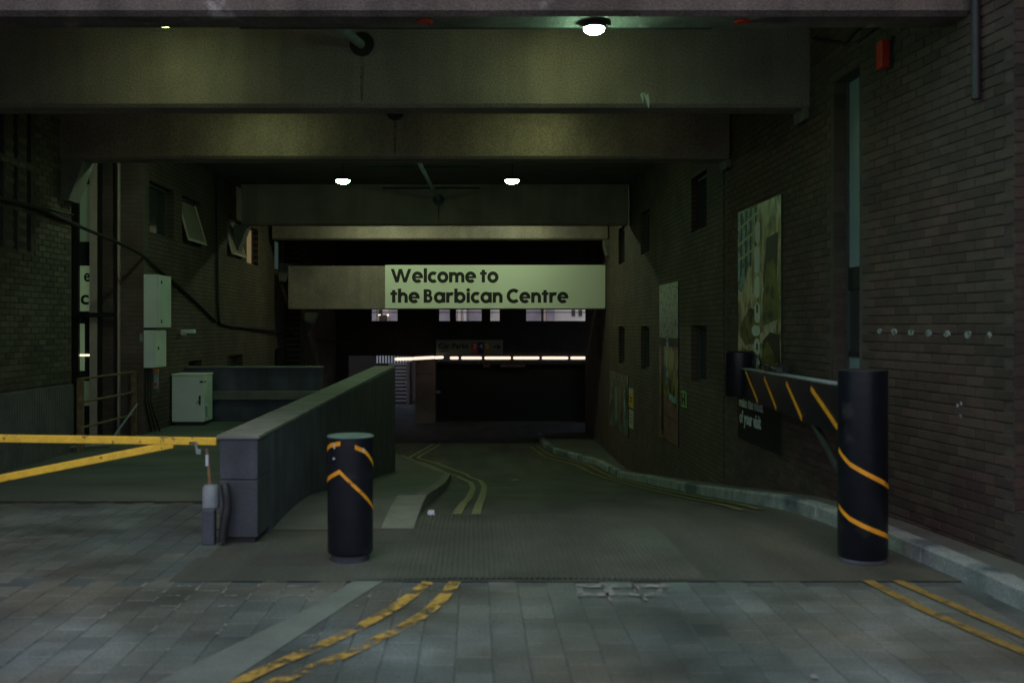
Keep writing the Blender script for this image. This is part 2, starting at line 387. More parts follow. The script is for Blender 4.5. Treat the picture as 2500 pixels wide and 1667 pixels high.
# pale mortar smears along some of the joints
mb = MB()
for x, y in near_:
    if -2.1 < x < -.15 and 5.2 < y < 6.66:
        for (x0, x1, y0, y1) in ((x-SW/2, x+SW/2, y+SD/2, y+SD/2), (x-SW/2, x-SW/2, y-SD/2, y+SD/2)):
            if random.random() < .30+.45*(y > 6.0): 
                w_ = random.uniform(.006, .013); hx, hy = (0, w_) if y0 == y1 else (w_, 0); c0, c1 = random.uniform(0, .4), random.uniform(.6, 1)
                ax, ay, bx_, by_ = x0+(x1-x0)*c0, y0+(y1-y0)*c0, x0+(x1-x0)*c1, y0+(y1-y0)*c1
                mb.poly([(ax-hx, ay-hy, .0035), (bx_-hx*(hx > 0) + (0 if hx else 0), by_-hy, .0035), (bx_+hx, by_+hy, .0035), (ax+hx*.6, ay+hy*.6, .0035)] if hy else [(ax-hx, ay, .0035), (ax+hx, ay, .0035), (bx_+hx*.6, by_, .0035), (bx_-hx*.6, by_, .0035)])
mb.build('pale_joint_mortar', M['smear'], street, kind='stuff')

# flush concrete strip between the paving stones (three cast pieces)
pL = [(-1.72, 4.3), (-1.52, 4.77), (-.99, 6.06), (-.82, 6.66)]; pR = [(-1.40, 4.3), (-1.18, 4.77), (-.80, 6.06), (-.62, 6.66)]
for i in range(3):
    a, b, c, d = pL[i], pR[i], pR[i+1], pL[i+1]; e = .006
    mb = MB(); mb.hexa([(a[0], a[1]+e, -.02), (b[0], b[1]+e, -.02), (c[0], c[1]-e, -.02), (d[0], d[1]-e, -.02), (a[0], a[1]+e, .008), (b[0], b[1]+e, .008), (c[0], c[1]-e, .008), (d[0], d[1]-e, .008)])
    mb.build('concrete_strip', M['strip'], street, bevel=.003)

def line(pts, wd, m, parent, lift=.014, wobble=0, name='yellow_line'):
    """painted line through (x, y) ground points"""
    q = []
    for (a, b) in zip(pts, pts[1:]):
        n = max(1, int(math.dist(a, b)/.12))
        for i in range(n): q.append((a[0]+(b[0]-a[0])*i/n, a[1]+(b[1]-a[1])*i/n))
    q.append(pts[-1])
    for _ in range(4): q = [q[0]]+[((a[0]+2*b[0]+c[0])/4, (a[1]+2*b[1]+c[1])/4) for a, b, c in zip(q, q[1:], q[2:])]+[q[-1]]
    mb = MB(); pr = None
    for i, p in enumerate(q):
        a = q[max(i-1, 0)]; b = q[min(i+1, len(q)-1)]; t = Vector((b[0]-a[0], b[1]-a[1])).normalized(); n = Vector((-t.y, t.x))
        h = wd/2*(1+random.uniform(-wobble, wobble)); z = zg(p[1])+lift
        l_, r_ = (p[0]+n.x*h, p[1]+n.y*h, z), (p[0]-n.x*h, p[1]-n.y*h, z)
        if pr: mb.quad(pr[1], r_, l_, pr[0])
        pr = (l_, r_)
    return mb.build(name, m, parent)
g = lambda L_: [G(*p) for p in L_]
line([(-1.36, 4.3)]+g([(586, 1667), (691, 1614), (785, 1581), (884, 1531), (973, 1482), (1045, 1424)]), .085, M['yline'], street, .010, .06)
line([(-1.2, 4.3)]+g([(663, 1667), (796, 1625), (895, 1576), (995, 1531), (1067, 1482), (1111, 1424)]), .085, M['yline'], street, .010, .06)
line(g([(2118, 1420), (2223, 1476), (2333, 1526), (2500, 1595)])+[(3.05, 4.3)], .075, M['yline2'], street, .010, .05)
line(g([(2190, 1420), (2306, 1471), (2500, 1554)])+[(3.22, 4.3)], .075, M['yline2'], street, .010, .05)
line([(2.80, 9.8), (2.76, 11.7), (2.84, 16.9), (2.98, 22.2), (2.75, 24.3), (2.4, 25.1), (1.98, 26.0), (1.75, 28.0)], .07, M['ylineG'], road, .012)
line([(2.60, 9.7), (2.56, 11.7), (2.64, 16.9), (2.78, 21.9), (2.5, 24.0), (2.2, 24.8), (1.8, 25.6), (1.55, 28.0)], .07, M['ylineG'], road, .012)
line([(-.17, 9.33), (-.08, 12), (-.03, 15.4), (-.08, 18.0), (-.38, 21.9), (-1.1, 24.1), (-1.72, 25.4), (-1.2, 28.5)], .085, M['ylineP'], road, .012)
line([(.01, 9.33), (.08, 12), (.15, 16.0), (.1, 19.2), (-.2, 22.5), (-.9, 24.4), (-1.5, 25.5), (-1.0, 28.5)], .085, M['ylineP'], road, .012)

# worn white utility mark on the paving
mb = MB()
def wq(pts): mb.poly([(*G(*p), .012) for p in pts])
for pts in ([(1405, 1430), (1630, 1430), (1632, 1438), (1405, 1438)], [(1405, 1450), (1618, 1451), (1618, 1460), (1408, 1459)], [(1405, 1438), (1420, 1438), (1426, 1450), (1410, 1450)],
            [(1478, 1438), (1492, 1438), (1500, 1450), (1484, 1450)], [(1545, 1438), (1560, 1438), (1566, 1450), (1550, 1450)], [(1608, 1438), (1622, 1438), (1616, 1450), (1602, 1450)],
            [(1533, 1425), (1543, 1425), (1583, 1470), (1575, 1470)], [(1463, 1425), (1472, 1425), (1500, 1480), (1493, 1480)]):
    wq(pts)
mb.build('white_paint_mark', M['wmark'], street)
MB().poly([(*G(*p), .014+0) for p in ((1976, 1655), (1992, 1650), (1998, 1662), (1982, 1666))]).build('white_speck', M['wmark'], street)

# right-hand kerb, stone by stone, and the footway behind it
KX = [(3.0, 3.85), (4.3, 3.55), (5.99, 3.30), (7.5, 3.19), (8.5, 3.09), (9.9, 3.04), (10.6, 2.99), (13.6, 3.01), (18.7, 3.10), (22.5, 3.12), (24.2, 2.95), (25.3, 2.55), (26.6, 2.05), (28, 1.9), (31, 1.9)]
def kx(d):
    for (a, xa), (b, xb) in zip(KX, KX[1:]):
        if d <= b: return xa+(xb-xa)*(d-a)/(b-a)
    return 1.9
foot = MB(); kt = .13
dd = 3.6; cuts = [dd]
while dd < 30.5: dd += .9; cuts.append(dd)
footway = None
fw = MB()
for a, b in zip(cuts, cuts[1:]):
    fw.quad((kx(a)+.14, a, zg(a)+kt-.006), (4.2, a, zg(a)+kt-.006), (4.2, b, zg(b)+kt-.006), (kx(b)+.14, b, zg(b)+kt-.006))
footway = fw.build('footway', M['pave'], kind='structure')
for a, b in zip(cuts, cuts[1:]):
    m_ = (a+b)/2; mb = MB(); e = .006; prev = None; j = random.uniform(-.006, .006); jx = random.uniform(-.008, .008)
    st = [a+e, a+(b-a)*.33, a+(b-a)*.66, b-e]
    for y0, y1 in zip(st, st[1:]):
        p = []
        for y in (y0, y1):
            x, z = kx(y)+jx, zg(y); p.append([(x, y, z-.1), (x+.012, y, z+kt-.02+j), (x+.03, y, z+kt+j), (x+.145, y, z+kt+j), (x+.145, y, z-.1)])
        A, B = p
        for k in range(4): mb.quad(A[k], B[k], B[k+1], A[k+1])
        if y0 == st[0]: mb.poly(A)
        if y1 == st[-1]: mb.poly(list(reversed(B)))
    mb.build('kerb_stone', M['kerb'], footway)

# raised island footway by the median wall
IX = [(8.43, -.52), (10.5, -.50), (15, -.45), (21.0, -.50), (22.5, -.85), (24, -1.35), (25.8, -2.0)]
def ix(d):
    if d <= IX[0][0]: return IX[0][1]
    for (a, xa), (b, xb) in zip(IX, IX[1:]):
        if d <= b: return xa+(xb-xa)*(d-a)/(b-a)
    return -2.0
mb = MB(); iz = lambda d: zg(d)+.004+.11*min(1, max(0, (d-8.43)/1.9))
q = [8.43+.35*i for i in range(50)]
for a, b in zip(q, q[1:]):
    mb.quad((-2.06, a, iz(a)), (ix(a)-.13, a, iz(a)), (ix(b)-.13, b, iz(b)), (-2.06, b, iz(b)))
island = mb.build('island_footway', M['pave'], kind='structure')
for a, b in zip(q[::2], q[2::2]):
    mb = MB(); e = .005
    def sec(y): x = ix(y); return [(x, y, zg(y)-.05), (x, y, iz(y)), (x-.13, y, iz(y)+.002), (x-.13, y, zg(y)-.05)]
    m_ = (a+b)/2; A, Mi, B = sec(a+e), sec(m_), sec(b-e)
    for S, T in ((A, Mi), (Mi, B)):
        for k in range(3): mb.quad(S[k], T[k], T[k+1], S[k+1])
    mb.poly(A); mb.poly(list(reversed(B)))
    mb.build('island_kerb_stone', M['conc'], island)
mb = MB()
for i in range(10):
    a, b = 8.45+.191*i, 8.45+.191*(i+1)
    mb.quad((-.80, a, iz(a)+.006), (ix(a)-.005, a, iz(a)+.006), (ix(b)-.005, b, iz(b)+.006), (-.80, b, iz(b)+.006))
mb.build('pale_kerb_slab', M['cap'], island)
# cat's eye patch and litter
MB().poly([(*G(1245, 1174), zg(G(1245,1174)[1])+.012), (*G(1268, 1174), zg(G(1245,1174)[1])+.012), (*G(1262, 1170), zg(G(1245,1170)[1])+.012), (*G(1250, 1170), zg(G(1245,1170)[1])+.012)]).build('road_repair_patch', M['strip'], road)
gx, gy = G(1052, 1258)
mb = MB().hexa([(gx-.032, gy-.02, zg(gy)+.003), (gx+.034, gy-.025, zg(gy)+.003), (gx+.038, gy+.03, zg(gy)+.003), (gx-.03, gy+.03, zg(gy)+.003), (gx-.028, gy-.014, zg(gy)+.045), (gx+.03, gy-.02, zg(gy)+.038), (gx+.03, gy+.02, zg(gy)+.048), (gx-.02, gy+.024, zg(gy)+.05)])
mb.build('litter', M['nosing'], label='small crumpled white litter lying beside the low kerb of the island', cat='litter')

# ================================================================== ROOF AND BEAMS
ZC = H(3.14)
mb = MB().box(-12, 9, 7.54, 40, ZC, ZC+.5)
mb.box(-2.75, 9, 40.01, 52, ZC, ZC+.5)  # unseen roof piece added to keep sky light off the far floor
mb.build('ceiling', M['ceil'], kind='structure')
def wr(d): return 3.43+(.091*(8.9-d) if d < 8.9 else 0)
BEAM = [(7.2, 7.54, -14, 3.58, H(2.26), H(5.0), 'outermost concrete beam across the top edge of the entrance', 0),
        (10.2, 10.56, -9, 3.46, H(2.26), ZC-.004, 'broad concrete beam behind the outermost one, with the dark round drain hole', 1),
        (13.3, 13.72, -5.58, 3.40, H(2.26), ZC-.004, 'second lit concrete beam, just above the two hanging lamps', 1),
        (21.8, 22.2, -5.12, 3.36, H(2.26), ZC-.004, 'dim concrete beam directly behind the two hanging lamps', 1),
        (25.5, 25.9, -5.2, 3.40, H(2.26), ZC-.004, 'farthest concrete beam, a thin yellow-green lit band above the welcome sign', 1)]
beams = []
for i, (y0, y1, x0, x1, z0, z1, lab, hole) in enumerate(BEAM):
    c = .035; mb = MB()
    prof = [(y0, z0+c), (y0+c, z0), (y1-c, z0), (y1, z0+c), (y1, z1), (y0, z1)]
    n = len(mb.v); mb.v += [(x0, a, b) for a, b in prof]+[(x1, a, b) for a, b in prof]
    for k in range(6): j = (k+1) % 6; mb.f.append((n+k, n+j, n+6+j, n+6+k))
    mb.f.append(tuple(n+k for k in reversed(range(6)))); mb.f.append(tuple(n+6+k for k in range(6)))
    e = empty('concrete_beam', (0, y0, z0), label=lab, cat='beam', group='concrete beams across the underpass')
    mb.build('beam_body', M['beam' if i else 'fascia'], e)
    beams.append(e)
    if i in (1, 2, 3):
        hx, hz = {1: (-1.16, H(2.90)), 2: (-1.07, H(2.89)), 3: (-.80, H(2.80))}[i]
        MB().tube([(hx, y0-.012, hz), (hx, y0+.05, hz)], .115, 24).build('drain_hole', M['void'], e)
        MB().poly([(hx-.02, y0-.003, hz-.12), (hx-.012, y0-.003, z0+.08), (hx+.006, y0-.003, z0+.05), (hx+.014, y0-.003, z0+.2), (hx+.022, y0-.003, hz-.12)]).build('rust_streak', M['rustpaint'], e)
        MB().tube([(hx, y0-.02, hz), (hx, y0-.004, hz)], .125, 24).tube([(hx, y0-.021, hz), (hx, y0-.0205, hz)], .10, 24).build('drain_collar', M['dark'], e)
for i, (xa, xb) in ((0, (-1.79, 1.80)), (3, (-2.1, .1))):
    e = beams[i]; y = BEAM[i][1]+.03 if i == 0 else 19.35
    zz = H(2.29) if i == 0 else ZC-.02
    MB().tube([(xa, y, zz), (xb, y, zz)], .022, 8).build('conduit', M['dark'], e)
MB().tube([(-2.02, 21.75, H(3.05)), (.1, 21.75, H(3.05))], .02, 8).build('conduit', M['dark'], beams[3])
MB().tube([(-1.2, 7.56, H(2.36)), (-1.19, 8.6, H(2.62)), (-1.17, 10.19, H(2.90))], .045, 12).build('drain_pipe', M['grey'], label='slanting drain pipe running into the dark hole of the broad beam', cat='pipe', smooth=True)
MB().tube([(-1.15, 10.6, H(2.93)), (-1.07, 13.3, H(2.89)), (-.99, 16.6, H(2.86)), (-.80, 21.75, H(2.80))], .038, 12).build('drain_pipe', M['grey'], label='pale green lit drain pipe under the ceiling between the two hanging lamps', cat='pipe', smooth=True)
for px in (1038, 1812):
    p = P(px, 44, 7.33)
    MB().lathe(p.x, 7.33, [(.055, H(2.255)), (.06, H(2.25)), (.045, H(2.244))], 16).build('red_soffit_plug', M['red'], beams[0])
# drips of limewash on the broad beam
mb = MB()
for px, py, ww, hh in ((1567, 240, 4, 14), (1580, 248, 6, 20), (1573, 232, 3, 6)):
    p = P(px, py, 10.19); k = 10.19/F
    mb.poly([(p.x-ww*k, 10.19, p.z+hh*k*.6), (p.x+ww*k*.4, 10.19, p.z+hh*k), (p.x+ww*k, 10.19, p.z), (p.x+ww*k*.7, 10.19, p.z-hh*k)])
mb.build('white_drip', M['white'], beams[1])

def corbel(x, y0, y1, s, ztop=H(2.26), hh=.55, lab=''):
    mb = MB(); pr = [(0, 0), (.30*s, 0), (.27*s, -.12), (.10*s, -hh), (0, -hh)]
    n = 5; mb.v = [(x+a, y0+.03, ztop-.004+b) for a, b in pr]+[(x+a, y1-.03, ztop-.004+b) for a, b in pr]
    for k in range(n): j = (k+1) % n; mb.f.append((k, j, n+j, n+k))
    mb.f += [tuple(range(n)), tuple(reversed(range(n, 2*n)))]
    return mb.build('corbel', M['conc'], label=lab, cat='corbel', group='concrete corbels carrying the beam ends')
corbel(-5.55, 13.3, 13.72, 1, lab='tapered concrete corbel under the left end of the second lit beam')
corbel(-5.3, 21.8, 22.2, 1, lab='tapered concrete corbel at the left end of the dim beam, beside the upper windows')
corbel(-5.3, 26.9, 27.3, 1.1, H(1.75), .5, lab='small tapered corbel just above the left end of the welcome sign beam')
corbel(-4.9, 28.6, 29.0, 1.2, H(.45), .55, lab='dark corbel hanging below the left part of the welcome sign beam')
corbel(3.43, 25.4, 25.9, -.5, H(2.26), .4, lab='small dark corbel at the right end of the farthest beam')
corbel(3.43, 13.3, 13.72, -.25, H(2.258), .1, lab='short dark bearing block at the right end of the second lit beam')
corbel(3.44, 10.2, 10.56, -.25, H(2.258), .1, lab='short dark bearing block at the right end of the broad beam')

# ------------------------------------------------------------------ lamps
def lamp(x, y, z, r, stem=0, lab='', hood=0, m='lens'):
    e = empty('bulkhead_lamp', (x, y, z), label=lab, cat='lamp', group='round bulkhead lamps')
    MB().lathe(x, y, [(r*1.0, z), (r*.97, z-.12*r), (r*.86, z-.30*r), (r*.62, z-.46*r), (r*.3, z-.53*r)], 28).build('lamp_lens', M[m], e, smooth=True)
    MB().lathe(x, y, [(r*1.08, z-.04*r), (r*1.08, z+.12*r), (r*.9, z+.42*r), (r*.3, z+.5*r)], 28).build('lamp_housing', M['dark'], e, smooth=True)
    if hood: MB().tube([(x, y, z-hood*r), (x, y, z+.1*r)], 1.12*r, 28, cap=False).build('lamp_skirt', M['dark'], e)
    if stem: MB().tube([(x, y, z+.45*r), (x, y, z+stem)], .012, 8).build('lamp_stem', M['dark'], e)
    return e
lamp(.88, 7.37, H(2.215), .075, m='lens4', lab='small bright lamp fixed under the outermost beam near the top of the picture')
zz = EZ+(VY-440)*17.5/F
lamp((837-VX)*17.5/F, 17.5, zz, .125, ZC-zz-.002, m='lens3', lab='left one of the two bright lamps hanging on stems below the second lit beam')
lamp((1250-VX)*17.5/F, 17.5, zz, .125, ZC-zz-.002, m='lens3', lab='right one of the two bright lamps hanging on stems below the second lit beam')
for x, y, k in ((-2.95, 9.42, 'lamp showing only a glint behind the outermost beam near the top left corner'), (.9, 9.42, 'hidden lamp behind the outermost beam, lighting the middle of the broad beam'), (-2.75, 12.55, 'hidden lamp lighting the left part of the second lit beam'), (.85, 12.55, 'hidden lamp lighting the right part of the second lit beam'), (-4.3, 14.25, 'hidden lamp added over the side deck to brighten the pale cabinets'), (-2.1, 24.15, 'hidden lamp behind the dim beam, lighting the left of the farthest beam'), (.90, 24.15, 'hidden lamp behind the dim beam, lighting the welcome sign')):  # the side deck lamp is an unseen addition that brightens the cabinets
    lamp(x, y, (H(2.912) if y < 10 else H(2.85) if y < 20 else ZC-.09), .12, (ZC-.002-H(2.912) if y < 10 else ZC-.002-H(2.85) if y < 20 else 0), lab=k, m='lens2' if y > 20 else 'lens5' if x < -4 else 'lens')
# ================================================================== BRICK WALLS
def brick_mesh(i, m, L_=.215, h_=.066, t_=.03):
    rnd = random.Random(100+i); c = .004; j = lambda: rnd.uniform(-.0018, .0018)
    a, b = L_/2, h_/2; v = [(-a, -b), (a, -b), (a, b), (-a, b)]
    V = [(x_, t_, z_) for x_, z_ in v]+[(x_+j(), c, z_+j()*.5) for x_, z_ in v]+[(x_*(1-c/a), j()*.6, z_*(1-c/b)) for x_, z_ in v]
    f = []
    for k in range(4): n = (k+1) % 4; f += [(k, n, n+4, k+4), (k+4, n+4, n+8, k+8)]
    f.append((8, 9, 10, 11))
    me = bpy.data.meshes.new('brick'); me.from_pydata(V, [], f); me.materials.append(m); return me
def lay_bricks(parent, xf, d0, d1, z0, z1, holes, m, side, limit=298, zcut=None):
    """side=+1: wall on the right facing -X ; bricks run along Y"""
    BMs = [brick_mesh(i, m) for i in range(6)]; out = []
    nz = int((z1-z0)/.075)
    for k in range(nz):
        z = z0+.0375+.075*k; y = d0-(.1125 if k % 2 else 0)
        while y < d1:
            yc = y+.1125; y += .225
            if yc-.10 < d0 or yc+.10 > d1: continue
            if any(h[0] < yc+.10 and h[1] > yc-.10 and h[2]-.02 < z < h[3]+.02 for h in holes): continue
            if zcut and z < zcut(yc): continue
            out.append((yc, z))
    out.sort(key=lambda c: (0 if in_view(xf(c[0]), c[0], c[1]) else 1, c[0]))
    for i, (y, z) in enumerate(out):
        me = random.choice(BMs); x = xf(y)-side*random.uniform(.0, .003)
        s = (xf(y+.05)-xf(y-.05))/.1
        # local +y (depth) must point into the wall
        rz = -math.pi/2*side+(-math.atan(s))
        if i < limit:
            o = bpy.data.objects.new('brick', me); C.objects.link(o); o.location = (x, y, z); o.rotation_euler = (random.gauss(0, .004), random.gauss(0, .004), rz); o.parent = parent; o.matrix_parent_inverse = parent.matrix_basis.inverted()
        else:
            if i == limit: mb = MB()
            c, s_ = math.cos(rz), math.sin(rz); n = len(mb.v)
            mb.v += [(x+v.co.x*c-v.co.y*s_, y+v.co.x*s_+v.co.y*c, z+v.co.z) for v in me.vertices]; mb.f += [tuple(n+i_ for i_ in p.vertices) for p in me.polygons]
    if len(out) > limit: mb.build('brickwork_beyond', m, parent, kind='stuff')

def window(parent, X, side, d0, d1, z0, z1, pane, tilt=0, dep=.12):
    """window in a wall of constant X; frame + pane set back dep"""
    x = X+side*dep; t = .05; mb = MB()
    xa, xb = sorted((x-side*.02, x+side*.03))
    mb.box(xa, xb, d0, d0+t, z0, z1).box(xa, xb, d1-t, d1, z0, z1).box(xa, xb, d0+t, d1-t, z0, z0+t).box(xa, xb, d0+t, d1-t, z1-t, z1)
    f = mb.build('window', M['frame'], parent)
    MB().quad((x+side*.012, d0+t, z0+t), (x+side*.012, d1-t, z0+t), (x+side*.012, d1-t, z1-t), (x+side*.012, d0+t, z1-t)).build('pane', pane, f)
    if tilt:
        # sash swung inwards at the bottom edge outward
        xo = x-side*.02; xt = xo; xb2 = xo-side*tilt; mb = MB()
        for (a, b) in ((d0+.03, d0+.07), (d1-.07, d1-.03)):
            mb.hexa([(xb2, a, z0+.03), (xb2-side*.03, a, z0+.03), (xb2-side*.03, b, z0+.03), (xb2, b, z0+.03), (xt, a, z1-.06), (xt-side*.03, a, z1-.06), (xt-side*.03, b, z1-.06), (xt, b, z1-.06)])
        mb.box(*sorted((xb2, xb2-side*.03)), d0+.07, d1-.07, z0+.03, z0+.07)
        mb.build('sash', M['mull'], f)
        MB().quad((xb2-side*.01, d0+.07, z0+.07), (xb2-side*.01, d1-.07, z0+.07), (xt-side*.01, d1-.07, z1-.07), (xt-side*.01, d0+.07, z1-.07)).build('sash_pane', pane, f)
    return f

# ---- right wall
rw = empty('brick_wall', (3.43, 6, 0), label='long dark brick wall along the whole right side, with recesses and posters', cat='wall')
recR = (8.89, 9.53, 1.16, 4.04); nich = (4.6, 6.70, .47, 4.9)
fnR = lambda u, v, dp: (wr(u)+.008+dp, u, v)
mb = MB(); zt = ZC
for a, b in ((3.0, 4.6), (4.6, 6.7), (6.7, 7.2), (7.2, 7.8), (7.8, 8.4), (8.4, 8.89), (8.89, 9.53), (9.53, 11.2), (11.2, 13.73)):
    hs = [h for h in (recR, nich) if h[0] <= a < h[1]]
    top = zt if a > 7.5 else 6.5
    holed(mb, fnR, a, b, -.9, top, [(a, b, h[2], min(h[3], top)) for h in hs], .0)
# reveals
for (a, b, c, d), dep in ((recR, .14), (nich, .35)):
    for (p_, q_) in (((a, c), (b, c)), ((b, c), (b, d)), ((b, d), (a, d)), ((a, d), (a, c))):
        mb.quad(fnR(*p_, -.006), fnR(*q_, -.006), fnR(*q_, dep), fnR(*p_, dep))
mb.build('mortar_bed', M['mortar'], rw)
MB().quad(fnR(4.6, .47, .35), fnR(6.7, .47, .35), fnR(6.7, 4.9, .35), fnR(4.6, 4.9, .35)).build('recess_back', M['brick_y'], rw)
lay_bricks(rw, wr, 6.7, 13.7, -.75, zt, [recR], M['brick'], 1, zcut=lambda y: zg(y)+.02)
mb = MB()   # brickwork in front of the niche sill, and the wall end nearer than the picture
BMs = brick_mesh(9, M['brick'])
k = 0
while .0375+.075*k < .46:
    y = 4.6-(.1125 if k % 2 else 0); z = .0375+.075*k
    while y < 6.6:
        n = len(mb.v); mb.v += [(wr(y)+v.co.y, y+.1125-v.co.x, z+v.co.z) for v in BMs.vertices]; mb.f += [tuple(n+i for i in p.vertices) for p in BMs.polygons]; y += .225
    k += 1
mb.build('sill_brickwork', M['brick'], rw, kind='stuff')
# bricks of the far jamb of the near niche and of the recess (facing the street)
mb = MB()
for (yy, c, d, dep) in ((6.70, .47, 4.8, .34), (9.53, 1.16, 4.04, .14)):
    z = c+.0375; k = 0; x0 = wr(yy)
    while z < d:
        x = x0+.002
        for wdt in ((.102, .215) if k % 2 else (.215, .102)):
            xe = min(x+wdt, x0+dep)
            if xe-x > .03: mb.box(x, xe, yy-.006, yy+.02, z-.033, z+.033)
            x += wdt+.01
        z += .075; k += 1
mb.build('jamb_brickwork', M['brick'], rw, kind='stuff')
# tall slot window in the recess
xw = 3.43+.14
mb = MB().box(xw-.02, xw+.03, 8.89, 8.93, 1.16, 4.04).box(xw-.02, xw+.03, 9.49, 9.53, 1.16, 4.04)
wf = mb.build('slot_window', M['frame'], rw)
zs = [(H(.57), H(2.33), 'paleglass'), (H(-.22), H(.36), 'pane'), (1.16, H(-.27), 'paleglass')]
for a, b, mm in zs:
    box('slot_pane', M[mm], xw, xw+.02, 8.93, 9.49, a, b, wf)
for a, b in ((H(.36), H(.57)), (H(-.27), H(-.22))):
    box('transom', M['dark'], xw-.015, xw+.03, 8.93, 9.49, a, b, wf)
# far part of the right wall
X = 3.43
WH = [(H(1.5), H(2.35)), (H(-.85), H(.03))]
holes = []
for (a, b) in ((14.75, 15.8), (19.6, 20.6), (22.85, 23.8), (27.0, 28.0)):
    for (c, d) in WH: holes.append((a, b, c, d))
mb = MB(); fnF = lambda u, v, dp: (3.43+dp, u, v)
holed(mb, fnF, 13.73, 31, -1.9, zt, holes, .13)
mb.quad((3.425, 13.731, -1.9), (3.7, 13.731, -1.9), (3.7, 13.731, zt), (3.425, 13.731, zt))
mb.quad((3.43, 31, -1.9), (6, 31, -1.9), (6, 31, zt), (3.43, 31, zt))
mb.build('far_brickwork', M['brick_y'], rw)
for i, h in enumerate(holes):
    window(rw, 3.43, 1, *h, M['pane'])

# things on the right wall
def wall_panel(name, X, d0, d1, h0, h1, m, t=.012, side=1, parent=None, **k):
    xa, xb = sorted((X-side*.004, X-side*(.004+t)))
    return box(name, m, xa, xb, d0, d1, H(h0), H(h1), parent, **k)
def poster_mat(name, stops, scale, seed, yscale=1, rough=.35):
    m = bpy.data.materials.new(name); m.use_nodes = True; t = m.node_tree; N = t.nodes; L = t.links; b = N['Principled BSDF']; b.inputs['Roughness'].default_value = rough
    geo = N.new('ShaderNodeNewGeometry'); mp = N.new('ShaderNodeMapping'); mp.inputs['Location'].default_value = (seed, seed*1.7, seed*.3); mp.inputs['Scale'].default_value = (1, 1, yscale)
    L.new(geo.outputs['Position'], mp.inputs[0])
    no = N.new('ShaderNodeTexNoise'); no.inputs['Scale'].default_value = scale; no.inputs['Detail'].default_value = 6; no.inputs['Roughness'].default_value = .62; no.inputs['Distortion'].default_value = .8
    L.new(mp.outputs[0], no.inputs['Vector']); cr = N.new('ShaderNodeValToRGB'); L.new(no.outputs['Fac'], cr.inputs[0])
    el = cr.color_ramp.elements
    while len(el) < len(stops): el.new(.5)
    for e_, (p_, c_) in zip(el, stops): e_.position = p_; e_.color = (*c_, 1)
    L.new(cr.outputs[0], b.inputs['Base Color']); return m
pm1 = poster_mat('printed_picture_light', [(.36, (.02, .02, .008)), (.44, (.16, .16, .03)), (.50, (.40, .36, .20)), (.58, (.55, .48, .34)), (.68, (.16, .26, .22))], 4.2, 3.1, .5)
pm1b = poster_mat('printed_picture_dark', [(.34, (.012, .010, .006)), (.46, (.05, .05, .015)), (.52, (.20, .19, .05)), (.62, (.30, .28, .12)), (.75, (.05, .05, .03))], 4, 8.3, .5)
pm2 = poster_mat('printed_townscape', [(.36, (.06, .06, .05)), (.46, (.2, .22, .2)), (.54, (.35, .36, .28)), (.66, (.14, .13, .13)), (.75, (.45, .45, .35))], 4.5, 5.5, 2.2)
pm3 = poster_mat('printed_yellow_dark', [(.38, (.01, .01, .008)), (.48, (.10, .09, .01)), (.56, (.34, .30, .03)), (.66, (.06, .06, .02))], 3.5, 11.2, .6)
pm4 = poster_mat('printed_collage', [(.36, (.02, .015, .012)), (.46, (.10, .03, .02)), (.52, (.12, .15, .12)), (.62, (.22, .27, .2)), (.72, (.03, .03, .04))], 5.5, 2.2, .35)
M['pblack'] = mat('poster_black', (.010, .010, .008), .4, .4, 5, .1, 60, 0, 60)
M['pink_print'] = mat('brick_red_print', (.17, .08, .062), .5, .3, 3, .1, 60, 0, 60)
M['paleblue'] = mat('pale_blue_print', (.20, .36, .38), .5, .3, 5, .2, 30, 0, 60, stain=((.07, .09, .08), 9, .5, .6))
M['cream_print'] = mat('cream_print', (.45, .42, .24), .5, .1, 3, .1, 60, 0, 60)
M['dimcream'] = mat('dim_cream_print', (.16, .18, .12), .5, .4, 6, .2, 20, 0, 60, stain=((.03, .03, .02), 6, .5, .6))
M['olive'] = mat('olive_print', (.14, .14, .03), .5, .4, 6, .2, 20, 0, 60, stain=((.03, .03, .01), 5, .5, .6))
M['dbrown'] = mat('dark_brown_print', (.022, .014, .008), .5, .4, 6, .2, 20, 0, 60)
M['ysign'] = mat('yellow_sign_print', (.55, .40, .03), .5, .1, 3, .1, 60, 0, 60)
M['wsign'] = mat('white_sign_print', (.40, .42, .34), .5, .1, 3, .1, 60, 0, 60)
M['gsign'] = mat('green_sign_print', (.22, .40, .12), .5, .1, 3, .1, 60, 0, 60)

XP = 3.43
# tall guide poster: u = along Y from far(left in view) to near(right); helper in poster units 0..1
def poster(name, d_far, d_near, h0, h1, m, label):
    e = empty(name, (XP, d_near, H(h0)), label=label, cat='poster')
    wall_panel('board', XP, d_near, d_far, h0, h1, m, .012, parent=e)
    wall_panel('board_edge', XP, d_near-.012, d_near-.001, h0, h1, M['dark'], .014, parent=e)
    def at(u, v, lift=.002): return (XP-.017-lift, d_far+(d_near-d_far)*u, H(h0)+(h1-h0)*v)
    return e, at
def shape(e, at, pts, m, lift, name='printed_shape'):
    a = MB(); n = len(pts)
    a.v = [at(u, v, lift) for u, v in pts]; a.f = [tuple(range(n))]
    return a.build(name, m, e)
e, at = poster('tall_poster', 12.92, 11.11, -1.42, 1.49, pm1, 'largest tall poster with pale vertical lettering above the striped barrier arm')
V = lambda h: (h+1.42)/2.91
shape(e, at, [(0, 0), (1, 0), (1, V(-.55)), (0, V(-.5))], M['pblack'], .001)
